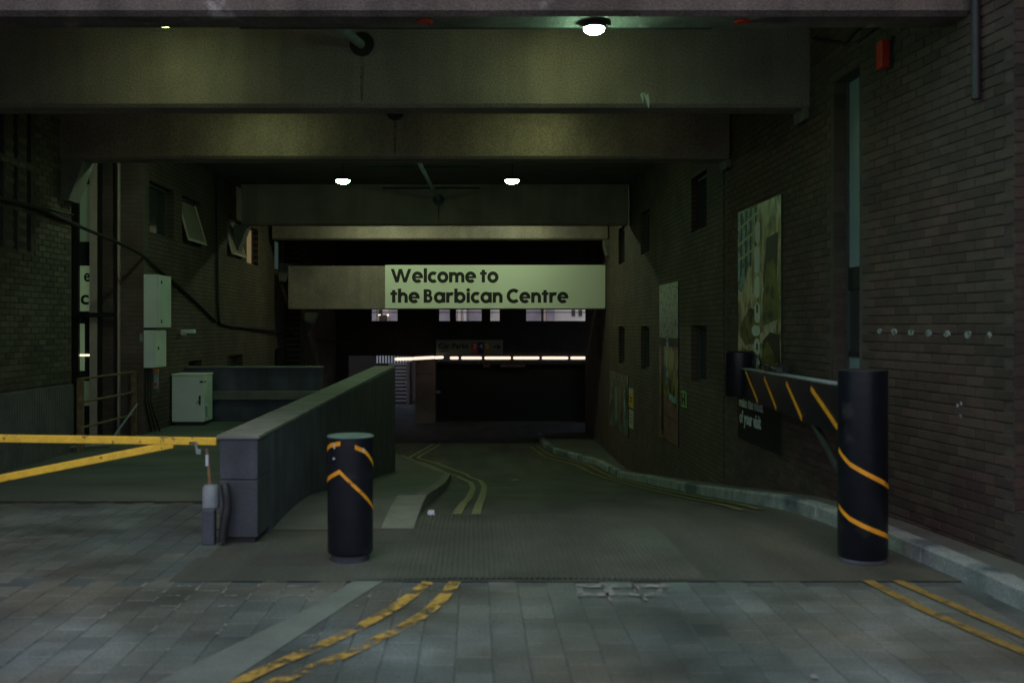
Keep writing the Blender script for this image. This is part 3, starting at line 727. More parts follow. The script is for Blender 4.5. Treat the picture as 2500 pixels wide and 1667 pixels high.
# pictures of concrete terraces
shape(e, at, [(0, V(1.47)), (.42, V(1.47)), (.36, V(.9)), (.10, V(.45)), (0, V(.5))], M['paleblue'], .0012)
for k in range(3): shape(e, at, [(0, V(.85+.2*k)), (.52, V(.98+.2*k)), (.52, V(1.01+.2*k)), (0, V(.88+.2*k))], M['cream_print'], .0022)
for k in range(4): shape(e, at, [(.06+.12*k, V(.65+.05*k)), (.10+.12*k, V(.65+.05*k)), (.12+.12*k, V(1.47)), (.08+.12*k, V(1.47))], M['dbrown'], .0018)
shape(e, at, [(.70, V(1.05)), (.95, V(1.08)), (.92, V(.55)), (.80, V(.25)), (.66, V(.2)), (.62, V(.6))], M['dbrown'], .0014)
shape(e, at, [(.70, V(.75)), (.86, V(.80)), (.98, V(.3)), (.95, V(.1)), (.62, V(.02)), (.60, V(.3))], M['olive'], .0016)
shape(e, at, [(.08, V(.05)), (.30, V(.25)), (.52, V(.2)), (.55, V(-.18)), (.2, V(-.22)), (.05, V(-.1))], M['olive'], .0014)
shape(e, at, [(.62, V(-.15)), (.78, V(-.05)), (.97, V(-.08)), (1.0, V(-.55)), (.58, V(-.55))], M['dbrown'], .0014)
shape(e, at, [(.60, V(-.2)), (.72, V(-.15)), (.95, V(-.4)), (.9, V(-.6)), (.58, V(-.6))], M['olive'], .0018)
shape(e, at, [(.02, V(-.3)), (.15, V(-.25)), (.35, V(-.32)), (.38, V(-.62)), (.02, V(-.62))], M['olive'], .0016)
shape(e, at, [(.22, V(-.30)), (.38, V(-.27)), (.40, V(-.38)), (.26, V(-.40))], M['dbrown'], .002)
# the blurred run of upright letters
for (u0, u1, v0, v1) in ((.44, .56, 1.28, 1.02), (.42, .55, .98, .66), (.43, .55, .62, .36), (.43, .56, .30, .06), (.36, .56, .03, -.10), (.42, .55, -.13, -.33), (.35, .55, -.36, -.47), (.42, .54, -.50, -.62), (.42, .54, -.66, -.80), (.41, .54, -.84, -1.02)):
    c = .25*(u1-u0)
    pts = [(u0+c, V(v0)), (u1-c, V(v0)), (u1, V(v0-.04)), (u1, V(v1+.04)), (u1-c, V(v1)), (u0+c, V(v1)), (u0, V(v1+.04)), (u0, V(v0-.04))]
    if v0 > -.5: shape(e, at, pts, M['white'], .004, 'printed_letter')
for (v0, v1) in ((.28, .18), (-.19, -.27)):
    shape(e, at, [(.47, V(v0)), (.51, V(v0)), (.51, V(v1)), (.47, V(v1))], M['dbrown'], .0055, 'letter_counter')
o_ = at(.04, V(-1.01), .004); put_text('make the most', M['white'], e, o_, (0, -1, 0), (0, 0, 1), 1.05, .13, .012)
o_ = at(.05, V(-1.27), .004); put_text('of your visit', M['white'], e, o_, (0, -1, 0), (0, 0, 1), .95, .22, .02)

e, at = poster('tall_poster', 18.44, 16.74, -2.0, .78, pm3, 'narrow tall poster, pale picture above, yellow middle, brick-red foot, between the dark windows')
shape(e, at, [(0, .62), (1, .62), (1, 1), (0, 1)], pm2, .001)
shape(e, at, [(0, .60), (1, .60), (1, .655), (0, .655)], M['dbrown'], .002)
shape(e, at, [(.25, 0), (1, 0), (1, .22), (.25, .30)], M['pink_print'], .001); shape(e, at, [(0, 0), (.12, 0), (.12, .26), (0, .28)], M['pink_print'], .001)
shape(e, at, [(.12, .05), (.25, .05), (.25, .6), (.12, .6)], M['pblack'], .0015)
shape(e, at, [(.52, .27), (.92, .25), (.92, .29), (.52, .31)], M['paleblue'], .002)
shape(e, at, [(.25, .165), (1, .135), (1, .142), (.25, .172)], M['dbrown'], .002)
for k in range(9): shape(e, at, [(.38, .36+.04*k), (.52, .36+.04*k), (.52, .39+.04*k), (.38, .39+.04*k)], M['paleblue'], .0025, 'printed_letter')
e, at = poster('wall_poster', 25.3, 22.2, -2.45, -1.09, pm4, 'low wide collage poster of pale and dark stripes near the end of the right wall')
for u in (.08, .3, .52, .74): shape(e, at, [(u, .45), (u+.12, .45), (u+.12, .98), (u, .98)], M['dimcream'], .001)
for u in (.36, .8): shape(e, at, [(u, .1), (u+.06, .1), (u+.06, .75), (u, .75)], M['paleblue'], .0015)
for u in (.22, .45, .66): shape(e, at, [(u, .3), (u+.07, .3), (u+.07, .88), (u, .88)], M['pink_print'], .002)
e = empty('warning_sign', (XP, 21.5, H(-1.72)), label='small yellow notice on the right wall beside the collage poster', cat='sign')
wall_panel('panel', XP, 21.5, 22.1, -1.75, -1.33, M['ysign'], parent=e); wall_panel('header', XP-.013, 21.5, 22.1, -1.45, -1.33, M['wsign'], .003, parent=e)
for z in (-1.55, -1.62): wall_panel('printed_line', XP-.013, 21.6, 22.0, z, z+.03, M['ink'], .003, parent=e)
e = empty('notice', (XP, 21.5, H(-2.2)), label='small white notice directly under the yellow one on the right wall', cat='sign')
wall_panel('panel', XP, 21.5, 22.1, -2.2, -1.80, M['wsign'], parent=e)
for z in (-1.92, -2.0, -2.08): wall_panel('printed_line', XP-.013, 21.6, 22.0, z, z+.025, M['pink_print'], .003, parent=e)
e = empty('hydrant_sign', (XP, 16.1, H(-1.25)), label='little green and dark plate with a letter H low on the right wall', cat='sign')
wall_panel('panel', XP, 16.1, 16.5, -1.30, -1.03, M['gsign'], parent=e)
put_text('H', M['ink'], e, (XP-.02, 16.44, H(-1.27)), (0, -1, 0), (0, 0, 1), .26, .2, .03)

# row of white dabs on the near wall
for px, py, ww, hh in ((2148, 808, 11, 18), (2183, 810, 14, 21), (2224, 811, 14, 21), (2268, 813, 18, 23), (2312, 815, 18, 23), (2363, 817, 17, 25), (2416, 818, 9, 22)):
    d = 8.0
    for _ in range(20): d = wr(d)*F/(px-VX)
    x = wr(d)-.004; k = d/F; z = EZ+(VY-py)*k; hw = ww*k/2*(d/wr(d)); mb = MB(); n = 9
    ring = [(random.uniform(.78, 1.1)*math.cos(2*math.pi*i/n), random.uniform(.8, 1.1)*math.sin(2*math.pi*i/n)) for i in range(n)]
    hw = min(hw, .055)
    mb.v = [(x+.006, d+hw*a, z+hh*k/2.4*b) for a, b in ring]+[(x-.0015, d+hw*a*.94, z+hh*k/2.4*b*.94) for a, b in ring]
    for i in range(n): j = (i+1) % n; mb.f.append((i, j, n+j, n+i))
    mb.f.append(tuple(range(n, 2*n)))
    mb.build('white_dab', M['dab'], rw)
for px, py in ((2347, 985), (2338, 990), (2345, 1016)):
    d = 7.2
    for _ in range(20): d = wr(d)*F/(px-VX)
    k = d/F; box('white_scar', M['dab'], wr(d)-.005, wr(d)+.01, d-.010, d+.010, EZ+(VY-py)*k-.014, EZ+(VY-py)*k+.014, rw)

# red box, rods and pipe on the right wall
e = empty('alarm_box', (3.5, 8.3, H(1.9)), label='narrow red box mounted high on the right brick wall', cat='alarm box')
box('case', M['red'], 3.40, 3.468, 8.32, 8.44, H(2.18), H(2.41), e, bevel=.008)
box('back_plate', M['dark'], 3.468, 3.482, 8.29, 8.46, H(2.16), H(2.43), e)
zt2 = H(2.8); X_ = wr(7.05)-.045
MB().tube([(X_, 7.08, zt2), (X_, 7.06, H(1.62))], .032, 12).build('downpipe', M['dark'], smooth=True, label='short dark pipe ending high on the right wall near the picture edge', cat='pipe')
MB().tube([(3.40, 10.0, H(2.9)), (3.42, 9.2, H(2.62)), (3.40, 8.3, H(2.75)), (3.39, 7.9, H(2.9))], .018, 8).build('conduit_run', M['dark'], smooth=True, label='thin dark conduit bending along the top of the right wall', cat='conduit')
MB().tube([(3.43, 8.9, H(2.55)), (3.44, 7.9, H(2.62))], .016, 8).build('wall_conduit', M['dark'], smooth=True, label='thin straight conduit high on the right wall above the red box', cat='conduit')

# ---- left walls
XL = -5.55
lw = empty('brick_wall', (XL, 10, 0), label='near left brick wall with narrow dark slots and ribbed concrete base', cat='wall')
slots = []
for c in (11.33, 11.68, 12.03, 12.4):
    for (a, b) in ((H(.95), H(1.42)), (H(1.50), H(1.95)), (H(2.05), H(3.0))): slots.append((c-.055, c+.055, a, b))
fnL = lambda u, v, dp: (XL-.008-dp, u, v)
mb = MB(); holed(mb, fnL, 5.5, 13.7, -.05, ZC, slots, .10); mb.quad((XL-.008, 13.7, -.05), (-8, 13.7, -.05), (-8, 13.7, ZC), (XL-.008, 13.7, ZC))
mb.build('mortar_bed', M['mortar'], lw)
for s in slots: MB().quad(fnL(s[0], s[2], .1), fnL(s[1], s[2], .1), fnL(s[1], s[3], .1), fnL(s[0], s[3], .1)).build('slot_back', M['void'], lw)
ZR = H(-.77)
lay_bricks(lw, lambda y: XL, 11.2, 13.7, ZR+.02, ZC, slots, M['brickL'], -1)
# ribbed concrete base
y = 11.2; mb = MB(); mb.box(XL-.02, XL+.004, 5.5, 13.7, 0, ZR)
mb.build('ribbed_base', M['conc'], lw)
while y < 13.68:
    mb = MB(); mb.hexa([(XL+.004, y, 0), (XL+.03, y+.008, 0), (XL+.03, y+.034, 0), (XL+.004, y+.042, 0), (XL+.004, y, ZR-.004), (XL+.03, y+.008, ZR-.008), (XL+.03, y+.034, ZR-.008), (XL+.004, y+.042, ZR-.004)])
    mb.build('concrete_rib', M['conc'], lw); y += .068
# low steel edge on the deck beside it
MB().tube([P(72, 1097, 13.0), P(265, 1086, 14.2)], .02, 8).build('floor_rail', M['steel'], label='low thin steel rail lying near the floor by the left wall', cat='rail')

# glazed end bay facing the street
gb = empty('glazed_bay', (-5.9, 15.9, 0), label='narrow glazed bay with pale mullion between left brick walls', cat='window')
def fr(x0, x1, m, name, y0=15.85, y1=15.98, z0=-.3, z1=H(2.75)):
    a, b = (x0-VX)*15.9/F, (x1-VX)*15.9/F; return box(name, m, a, b, y0, y1, z0, z1, gb)
fr(150, 179, M['brick_x'], 'brick_jamb', 15.88, 16.1)
fr(180, 195, M['dark'], 'frame_post'); fr(222, 240, M['mull'], 'mullion', 15.84); fr(241, 250, M['dark'], 'frame_post')
fr(251, 284, M['brick_x'], 'brick_pier', 15.88, 16.1); fr(285, 291, M['dark'], 'frame_post', 15.82); fr(292, 295, M['mull'], 'pale_trim', 15.81)
fr(296, 352, M['brick_x'], 'brick_pier', 15.87, 16.1, -.3, ZC)
o = box('transom', M['dark'], (182-VX)*15.9/F, (291-VX)*15.9/F, 15.78, 15.82, H(.17), H(.24), gb)
a, b = (195-VX)*15.9/F, (222-VX)*15.9/F
box('glass_pane', M['pane'], a, b, 15.92, 15.93, 0, H(2.3), gb)
def gp(x0, x1, y0, y1, m, name, lift=.0): return box(name, m, (x0-VX)*15.9/F, (x1-VX)*15.9/F, 15.905-lift, 15.912-lift, EZ+(VY-y1)*15.9/F, EZ+(VY-y0)*15.9/F, gb)
gp(195, 222, 649, 760, M['glowpanel'], 'sign_reflection'); put_text('e', M['ink'], gb, P(205, 688, 15.9), (1, 0, 0), (0, 0, 1), .10, .14, .02); put_text('c', M['ink'], gb, P(197, 744, 15.9), (1, 0, 0), (0, 0, 1), .13, .16, .02)  # the sign's reflection in the glass, built as a glowing lettered panel
gp(195, 206, 790, 905, M['glowpanel'], 'pale_glow_panel'); gp(195, 222, 930, 990, M['glowgreen'], 'green_glow_panel'); gp(195, 222, 450, 590, M['glowgreen'], 'upper_glow_panel')  # glow in these panel materials stands in for indoor light
gp(195, 222, 865, 869, M['glint'], 'lit_reflection_strip', .004).name = 'tube_reflection'  # glowing strip painted as a strip light's reflection in the glass
MB().quad((-8, 16.12, -.3), (-5.3, 16.12, -.3), (-5.3, 16.12, ZC), (-8, 16.12, ZC)).quad((-7.3, 13.7, -.3), (-7.3, 16.2, -.3), (-7.3, 16.2, ZC), (-7.3, 13.7, ZC)).build('back_wall', M['brick_x'], gb)

# far left wall
X2 = -5.3
fl = empty('brick_wall', (X2, 16, 0), label='long left brick wall with upper windows and black cables', cat='wall')
holes = []; spec_ = []
for (a, b, mm, tilt, c, d) in ((16.2, 17.5, 'pane', 0, 1.55, 2.4), (18.0, 19.25, 'blind', .22, 1.55, 2.4), (21.3, 22.6, 'blind', .2, 1.55, 2.4), (23.1, 24.3, 'warmpane', 0, 1.5, 2.4), (26.3, 27.6, 'tealpane', 0, 1.55, 2.4),
                               (18.4, 19.3, 'pane', 0, -1.3, -.62), (21.3, 22.7, 'pane', 0, -1.4, -.6), (26.3, 27.5, 'pane', 0, -1.5, -.55)):
    h = (a, b, H(c), H(d)); holes.append(h); spec_.append((h, mm, tilt))
mb = MB(); fnM = lambda u, v, dp: (X2-dp, u, v)
holed(mb, fnM, 16.1, 27.9, -1.9, ZC, holes, .14)
mb.quad((X2, 27.9, -1.9), (-4.9, 27.9, -1.9), (-4.9, 27.9, ZC), (X2, 27.9, ZC)).quad((-4.9, 27.9, -1.9), (-4.9, 36, -1.9), (-4.9, 36, ZC), (-4.9, 27.9, ZC))
mb.build('brickwork', M['brick_y'], fl)
for h, mm, tilt in spec_: window(fl, X2, -1, *h, M[mm], tilt, .14)

# electric cabinets on the left wall
def cabinet(name, x0, x1, y0, y1, z0, z1, label, door_side='x', locks=()):
    e = empty(name, (x0, y0, z0), label=label, cat='cabinet')
    box('case', M['cab'], x0, x1-.02, y0, y1, z0, z1, e, bevel=.006)
    box('door', M['cab'], x1-.016, x1+.006, y0+.004, y1-.004, z0+.006, z1-.006, e, bevel=.004)
    for (yy, zz_) in locks: box('lock', M['ink'], x1+.006, x1+.016, yy-.018, yy+.018, zz_-.025, zz_+.025, e)
    return e
cabinet('electric_cabinet', -5.3, -5.05, 15.88, 16.52, H(0), H(.85), 'upper taller pale metal cabinet on the left wall', locks=((16.0, H(.73)), (16.0, H(.10))))
e = cabinet('electric_cabinet', -5.3, -5.10, 15.88, 16.42, H(-.64), H(-.04), 'lower smaller pale metal cabinet under the tall one on the left wall', locks=((16.0, H(-.33)),))
box('switch', M['grey'], -5.345, -5.30, 15.86, 15.93, H(-.22), H(-.09), e)
mb = MB()
for i, x in enumerate((-5.27, -5.23, -5.19)): mb.tube([(x, 15.92, H(-.64)), (x, 15.92, H(-1.2)), (x+.03*i, 16.2, H(-1.68))], .014, 8)
mb.build('cable_tails', M['cable'], e, kind='stuff')
e = empty('warning_beacon', (-5.12, 16.0, H(-.9)), label='small box with amber and red buttons below the left wall cabinets', cat='switch')
box('case', M['grey'], -5.16, -5.10, 15.98, 16.04, H(-.98), H(-.74), e); box('amber_label', M['orange'], -5.17, -5.09, 15.97, 16.03, H(-.73), H(-.66), e)
MB().tube([(-5.13, 15.985, H(-.9)), (-5.13, 15.95, H(-.9))], .025, 12).build('red_button', M['red'], e)
# security camera
e = empty('wall_camera', (-5.3, 18.0, H(-.05)), label='small pale surveillance camera on the left brick wall right of the cabinets', cat='camera')
box('bracket', M['cab'], -5.3, -5.22, 17.92, 18.0, H(-.13), H(-.03), e); box('camera_body', M['cab'], -5.24, -5.04, 17.86, 17.96, H(-.10), H(-.03), e, bevel=.01)
# free-standing cabinet
e = empty('floor_cabinet', (-5.0, 17.3, 0), label='pale green-grey floor cabinet with handle standing on the side deck', cat='cabinet')
x0, x1, y0, y1 = -5.27, -4.71, 17.3, 17.86
box('plinth', M['dark'], x0+.03, x1-.03, y0+.03, y1-.03, 0, .065, e)
box('case', M['cab'], x0+.004, x1-.004, y0+.018, y1, .067, .86, e, bevel=.006)
box('door', M['cab'], x0, x1, y0-.004, y0+.014, .068, .858, e, bevel=.004)
box('lid', M['cab'], x0-.008, x1+.008, y0-.012, y1+.01, .863, .90, e, bevel=.008)
hd = box('handle', M['ink'], x1-.085, x1-.06, y0-.03, y0-.005, .36, .52, e); MB().tube([(x1-.07, y0-.03, .45), (x1-.12, y0-.045, .39)], .009, 8).build('key', M['steel'], e)
box('name_plate', M['ink'], x1-.075, x1-.015, y0-.010, y0-.0045, .745, .775, e); box('side_plate', M['ink'], x1-.003, x1+.004, y0+.03, y0+.09, .745, .775, e)
box('side_vent', M['sign'], x1-.003, x1+.006, y0+.14, y0+.30, .16, .36, e); box('side_hinge', M['steel'], x1-.003, x1+.02, y0+.10, y0+.13, .14, .33, e)

# parapet at the end of the deck
e = empty('parapet_wall', (-4, 18.2, 0), label='low dark parapet wall behind the floor cabinet at the end of the deck', cat='wall')
box('wall_body', M['wall'], -5.29, -2.82, 18.2, 18.42, .0, H(-.735), e); box('coping', M['cap'], -5.29, -2.80, 18.17, 18.45, H(-.733), H(-.71), e, bevel=.004)
box('ledge', M['conc'], -5.29, -2.3, 17.97, 18.197, H(-1.30), H(-1.15), e, bevel=.006); box('ledge_back', M['wall'], -5.29, -2.3, 18.1, 18.197, 0, H(-1.302), e)

# rusty hand rail fence
e = empty('railing', (-5.4, 13.6, 0), label='rusty three-bar railing in front of the narrow glazed bay', cat='railing')
for z0_ in (-.70, -1.02, -1.37): MB().tube([(-5.4, 13.55, H(z0_)), (-5.4, 16.0, H(z0_))], .017, 10).build('rail', M['rust'], e, smooth=True)
for y in (13.62, 15.75):
    box('post', M['rust'], -5.44, -5.36, y-.03, y+.03, .0, H(-.69), e)
MB().tube([(-5.3, 14.4, .03), (-5.33, 15.7, H(-1.2))], .017, 8).build('brace', M['steel'], e)

# cables on the left
def cable(pts, r, lab): return MB().tube(pts, r, 8).build('cable', M['cable'], smooth=True, label=lab, cat='cable')
def sm(pts, k=3):
    for _ in range(k):
        q = [pts[0]]
        for a, b in zip(pts, pts[1:]): q += [a*.75+b*.25, a*.25+b*.75]
        pts = q+[pts[-1]]
    return pts
W1 = [PX(-60, 470, -5.49), PX(0, 485, -5.49), PX(70, 500, -5.49), PX(140, 528, -5.49), P(205, 558, 14.2), P(270, 585, 15.0), P(345, 618, 15.7), PX(400, 668, -5.26), PX(470, 728, -5.26), PX(528, 785, -5.26)]
cable(sm(W1), .026, 'long black cable sagging along the left walls down to the vertical cable')
W2 = [PX(-60, 472, -5.49), PX(60, 500, -5.49), PX(120, 512, -5.49), P(178, 525, 13.6)]
cable(sm(W2), .018, 'short thin black cable across the near left wall above the sagging one')
W3 = [PX(531, 400, -5.26), PX(531, 780, -5.26), PX(540, 793, -5.26), PX(600, 800, -5.26), PX(700, 812, -5.2), P(745, 822, 29), P(790, 834, 32), P(860, 838, 34)]
cable(sm(W3), .03, 'thick black cable dropping down the left wall then running off to the right')
cable([PX(703, 650, -5.25), PX(703, 812, -5.25)], .03, 'short vertical dark cable at the left end of the welcome sign beam')

# ================================================================== WELCOME SIGN BEAM
DY = 26.0
e = empty('sign_beam', (-4.9, DY, H(.48)), label='concrete cross beam carrying the welcome sign', cat='beam')
p0 = P(702, 755, DY); p1 = P(1478, 649, DY)
box('beam_body', M['beam'], p0.x, p1.x-.02, DY+.03, DY+.40, p0.z, p1.z, e, bevel=.02)
a = P(940, 753, DY); b = P(1478, 647, DY)
se = empty('welcome_sign', (a.x, DY, a.z), label='long pale sign reading Welcome to the Barbican Centre on the cross beam', cat='sign')
box('sign_panel', M['sign'], a.x, b.x, DY, DY+.028, a.z, b.z, se, bevel=.004)
SW_ = .29
def arc(cx, cy, ro, ri, a0, a1, ry=None):
    n = max(6, int(abs(a1-a0)/10)); ky = (ry or 1); P_ = []
    for i in range(n):
        t0, t1 = R(a0+(a1-a0)*i/n), R(a0+(a1-a0)*(i+1)/n)
        P_.append([(cx+ro*math.cos(t0), cy+ky*ro*math.sin(t0)), (cx+ro*math.cos(t1), cy+ky*ro*math.sin(t1)), (cx+ri*math.cos(t1), cy+ky*ri*math.sin(t1)), (cx+ri*math.cos(t0), cy+ky*ri*math.sin(t0))])
    return P_
def rect(x0, y0, x1, y1): return [[(x0, y0), (x1, y0), (x1, y1), (x0, y1)]]
def diag(x0, y0, x1, y1, wv): return [[(x0, y0), (x0+wv, y0), (x1+wv, y1), (x1, y1)]]
s = .27
RO, RI = .56, .225
GL = {
 'o': ([arc(.56, .5, RO, RI, 0, 360)], 1.12),
 'c': ([arc(.56, .5, RO, RI, 50, 310)], .93),
 'e': ([arc(.56, .5, RO, RI, 0, 315), rect(.25, .40, 1.11, .60)], 1.13),
 'a': ([arc(.56, .5, RO, RI, 0, 360), rect(.82, 0, 1.15, 1)], 1.17),
 'b': ([rect(.02, 0, .35, 1.36), arc(.61, .5, RO, RI, 0, 360)], 1.19),
 'n': ([rect(.02, 0, .35, 1), arc(.53, .54, .48, .15, -3, 175), rect(.68, 0, 1.01, .54)], 1.04),
 'h': ([rect(.02, 0, .35, 1.36), arc(.53, .54, .48, .15, -3, 175), rect(.68, 0, 1.01, .54)], 1.04),
 'm': ([rect(.02, 0, .35, 1), arc(.51, .56, .45, .13, -3, 175), rect(.64, 0, .96, .56), arc(1.12, .56, .45, .13, -3, 175), rect(1.25, 0, 1.57, .56)], 1.60),
 'r': ([rect(.02, 0, .35, 1), arc(.56, .48, .54, .21, 62, 180)], .78),
 'l': ([rect(.02, 0, .35, 1.36)], .38),
 'i': ([rect(.03, 0, .36, 1), arc(.195, 1.22, .18, 0, 0, 360)], .41),
 't': ([rect(.17, 0, .50, 1.22), rect(0, .74, .68, 1.0)], .70),
 'W': ([diag(.46, 0, .0, 1.30, .33), diag(.46, 0, .80, 1.30, .33), diag(1.26, 0, .86, 1.30, .28), diag(1.26, 0, 1.74, 1.30, .33)], 2.09),
 'B': ([rect(.02, 0, .35, 1.30), arc(.46, .94, .36, .10, -90, 90), arc(.50, .40, .40, .12, -90, 90), rect(.35, 1.04, .46, 1.30), rect(.35, .58, .48, .84), rect(.35, 0, .50, .29)], 1.0),
 'C': ([arc(.72, .65, .71, .37, 46, 314)], 1.24),
 ' ': ([], .30)}
def sign_line(txt, px0, px1, base_py, xh_px):
    tot = sum(GL[c][1]+.035 for c in txt)-.035
    k = DY/F; x = (px0-VX)*k; sx = (px1-px0)*k/tot; sy = xh_px*k; zb = EZ+(VY-base_py)*k
    for c in txt:
        prims, adv = GL[c]; mb = MB()
        for i, pr in enumerate(prims):
            yf = DY-.004-.0009*i
            for q_ in pr:
                n = len(mb.v); mb.v += [(x+u*sx, yf, zb+v*sy) for u, v in q_]; mb.f.append((n, n+1, n+2, n+3))
        if mb.v: mb.build('letter', M['ink'], se)
        x += (adv+.035)*sx
sign_line('Welcome to', 954, 1217, 689.5, 25.3)
sign_line('the Barbican Centre', 953, 1388, 739, 25.3)

# ================================================================== FAR END
fe = empty('far_facade', (0, 35, -1.64), label='dark concrete building across the far end with upper windows and black car park opening', cat='building')
k35 = 35/F; fx = lambda p: (p-VX)*k35; fz = lambda p: EZ+(VY-p)*k35
wins = [(905, 972), (1070, 1100), (1111, 1178), (1195, 1222), (1283, 1433)]
hs = [(fx(a), fx(b), fz(785.5), fz(735)) for a, b in wins]
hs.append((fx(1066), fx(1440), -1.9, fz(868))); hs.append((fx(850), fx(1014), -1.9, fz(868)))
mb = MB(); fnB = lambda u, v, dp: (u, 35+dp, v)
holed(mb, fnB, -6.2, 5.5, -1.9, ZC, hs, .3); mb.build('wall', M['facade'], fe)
for (a, b, c, d) in hs[:5]:
    mb = MB().box(a, b, 35.1, 35.14, c, c+.03).box(a, b, 35.1, 35.14, fz(763.5), fz(761.5)).box(a, a+.03, 35.1, 35.14, c, d).box(b-.03, b, 35.1, 35.14, c, d)
    f_ = mb.build('window', M['frame'], fe)
box('curtain_post', M['mull'], fx(1322), fx(1328), 35.16, 35.2, fz(785), fz(740), fe)
box('pier', M['pink'], fx(1015), fx(1063), 34.8, 35.3, -1.66, fz(879), fe)
box('pier_joint', M['void'], fx(1015), fx(1063), 34.795, 34.80, fz(912), fz(911), fe)
box('small_plate', M['grey'], fx(1064), fx(1075), 34.97, 34.99, fz(960), fz(953), fe)
# dark room behind the opening, hall floor above it
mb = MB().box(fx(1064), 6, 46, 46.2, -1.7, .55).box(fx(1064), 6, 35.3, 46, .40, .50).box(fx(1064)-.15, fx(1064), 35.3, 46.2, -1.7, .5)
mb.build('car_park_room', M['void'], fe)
MB().box(fx(1064)-.1, 6.2, 35.62, 35.7, -1.7, .4).build('car_park_black_sheet', M['void'], fe)  # near-black sheet close behind the opening paints its unlit depth
# silhouettes behind the window band
for (a, b) in ((1180, 1196), (1222, 1283)): box('column', M['facade'], fx(a), fx(b), 35.31, 35.6, .3, 3.5, fe)
# strip lights
segs = [(1085+12, 1121.5, 0), (1124.5, 1178, 0), (1181, 1248.5, 0), (1251, 1318, 0), (1321, 1388, 0), (1390.5, 1431, 0)]
labs = ['short leftmost tube of the straight row under the car parks sign', 'second tube of the straight row, below the car parks sign arrow', 'third tube of the straight row of ceiling tubes over the black opening', 'fourth tube of the straight row over the black opening', 'fifth tube of the straight row over the black opening', 'rightmost short tube of the row, ending at the right wall']
def tube_light(a, b, lab):
    e_ = empty('strip_light', (a[0], a[1], a[2]), label=lab, cat='strip light', group='row of strip lights at the far end')
    A, B = Vector(a), Vector(b); t = (B-A).normalized(); up = Vector((0, 0, 1)); r = .052
    m_ = MB(); m_.tube([A+t*.0, A+t*.05, B-t*.05, B], [r*.75, r, r, r*.75], 12); m_.build('tube', M['tube'], e_, smooth=True)
    m_ = MB(); n = t.cross(up).normalized()
    m_.hexa([A-n*.05+up*.062, A+n*.05+up*.062, B+n*.05+up*.062, B-n*.05+up*.062, A-n*.05+up*.1, A+n*.05+up*.1, B+n*.05+up*.1, B-n*.05+up*.1])
    m_.build('batten', M['dark'], e_)
for (a, b, _), lab in zip(segs, labs):
    tube_light((fx(a)+.025, 34.9, fz(873.5)), (fx(b)-.025, 34.9, fz(873.5)), lab)
for (a, ya, da), (b, yb, db), lab in (((966, 876.5, 31.5), (1007.5, 875.5, 32.5), 'leftmost strip light above the far stairs'), ((1009.5, 875, 32.6), (1060, 872.5, 33.9), 'strip light between the stairs one and the short one by the gap'), ((1062, 873, 34), (1081, 872, 34.6), 'short strip light just left of the dark gap under the car parks sign')):
    tube_light(P(a, ya, da), P(b, yb, db), lab)
# car parks sign
a = P(1065, 866, 34.7); b = P(1228, 830, 34.7)
cp = empty('car_parks_sign', (a.x, 34.7, a.z), label='dim direction sign reading Car Parks 3 4 5 with an arrow', cat='sign')
M['dimsign'] = mat('dim_sign_panel', (.26, .27, .21), .6, .04, 2, .04, 60, 0, 60)
box('sign_panel', M['dimsign'], a.x, b.x, 34.7, 34.73, a.z, b.z, cp)
k34 = 34.7/F
put_text('Car Parks', M['ink'], cp, P(1071, 850.5, 34.69), (1, 0, 0), (0, 0, 1), 72*k34, 13*k34, .02)
for x0, mm, ch in ((1151, 'red', '3'), (1167, 'blue', '4'), (1182, 'orange', '5')):
    p, q_ = P(x0, 864, 34.7), P(x0+14.5, 835, 34.7); box('number_block', M[mm], p.x, q_.x, 34.685, 34.699, p.z, q_.z, cp)
    put_text(ch, M['white'], cp, P(x0+3.5, 851, 34.68), (1, 0, 0), (0, 0, 1), 8*k34, 12*k34, .02)
p = P(1205, 847, 34.69); q_ = P(1221, 847, 34.69)
mb = MB().box(p.x, q_.x-.02, 34.685, 34.699, p.z-.022, p.z+.022)
for sg in (1, -1): mb.hexa([(q_.x-.02, 34.683, p.z-.005*sg), (q_.x+.025, 34.683, p.z-.005*sg), (q_.x-.07, 34.683, p.z+.09*sg), (q_.x-.12, 34.683, p.z+.09*sg), (q_.x-.02, 34.698, p.z-.005*sg), (q_.x+.025, 34.698, p.z-.005*sg), (q_.x-.07, 34.698, p.z+.09*sg), (q_.x-.12, 34.698, p.z+.09*sg)])
mb.build('arrow', M['ink'], cp)
# stairs
st = empty('staircase', (-3.5, 44, -1.64), label='far flight of stairs with pale nosings rising behind the median wall', cat='stairs')
n = 11
for i in range(n):
    d0 = 43.6+.40*i; z1 = -1.64+.145*(i+1)
    box('step', M['stair'], -4.15, -3.02, d0, d0+.42, -1.7, z1, st); box('nosing', M['nosing'], -4.15, -3.03, d0-.006, d0+.05, z1-.012, z1+.006, st)
MB().tube([(-3.0, 43.4, -.75), (-3.0, 48.2, .85)], .03, 8).build('handrail', M['steel'], st)
for i in range(6): MB().tube([(-3.0, 43.6+.9*i, -1.4+.3*i), (-3.0, 43.6+.9*i, -.72+.3*i)], .02, 6).build('baluster', M['steel'], st)
box('string_wall', M['pink'], -3.0, -2.86, 43.4, 48.4, -1.7, .2, st)
lg = empty('landing_railing', (-5, 48.3, 0), label='short pale balustrade on the landing above the far stairs', cat='railing')
p = P(917, 893, 47.5)
for i in range(16): box('baluster', M['nosing'], p.x+.14*i, p.x+.14*i+.075, 47.9, 47.96, .0, .42 if i < 9 else .36, lg)
box('rail', M['nosing'], p.x-.1, -3.05, 47.88, 47.98, .42, .48, lg)
box('stair_dark_screen', M['void'], -14, -2.9, 49.2, 49.5, -1.7, 1.55, st)  # near-black wall added to keep the space behind the balusters dark
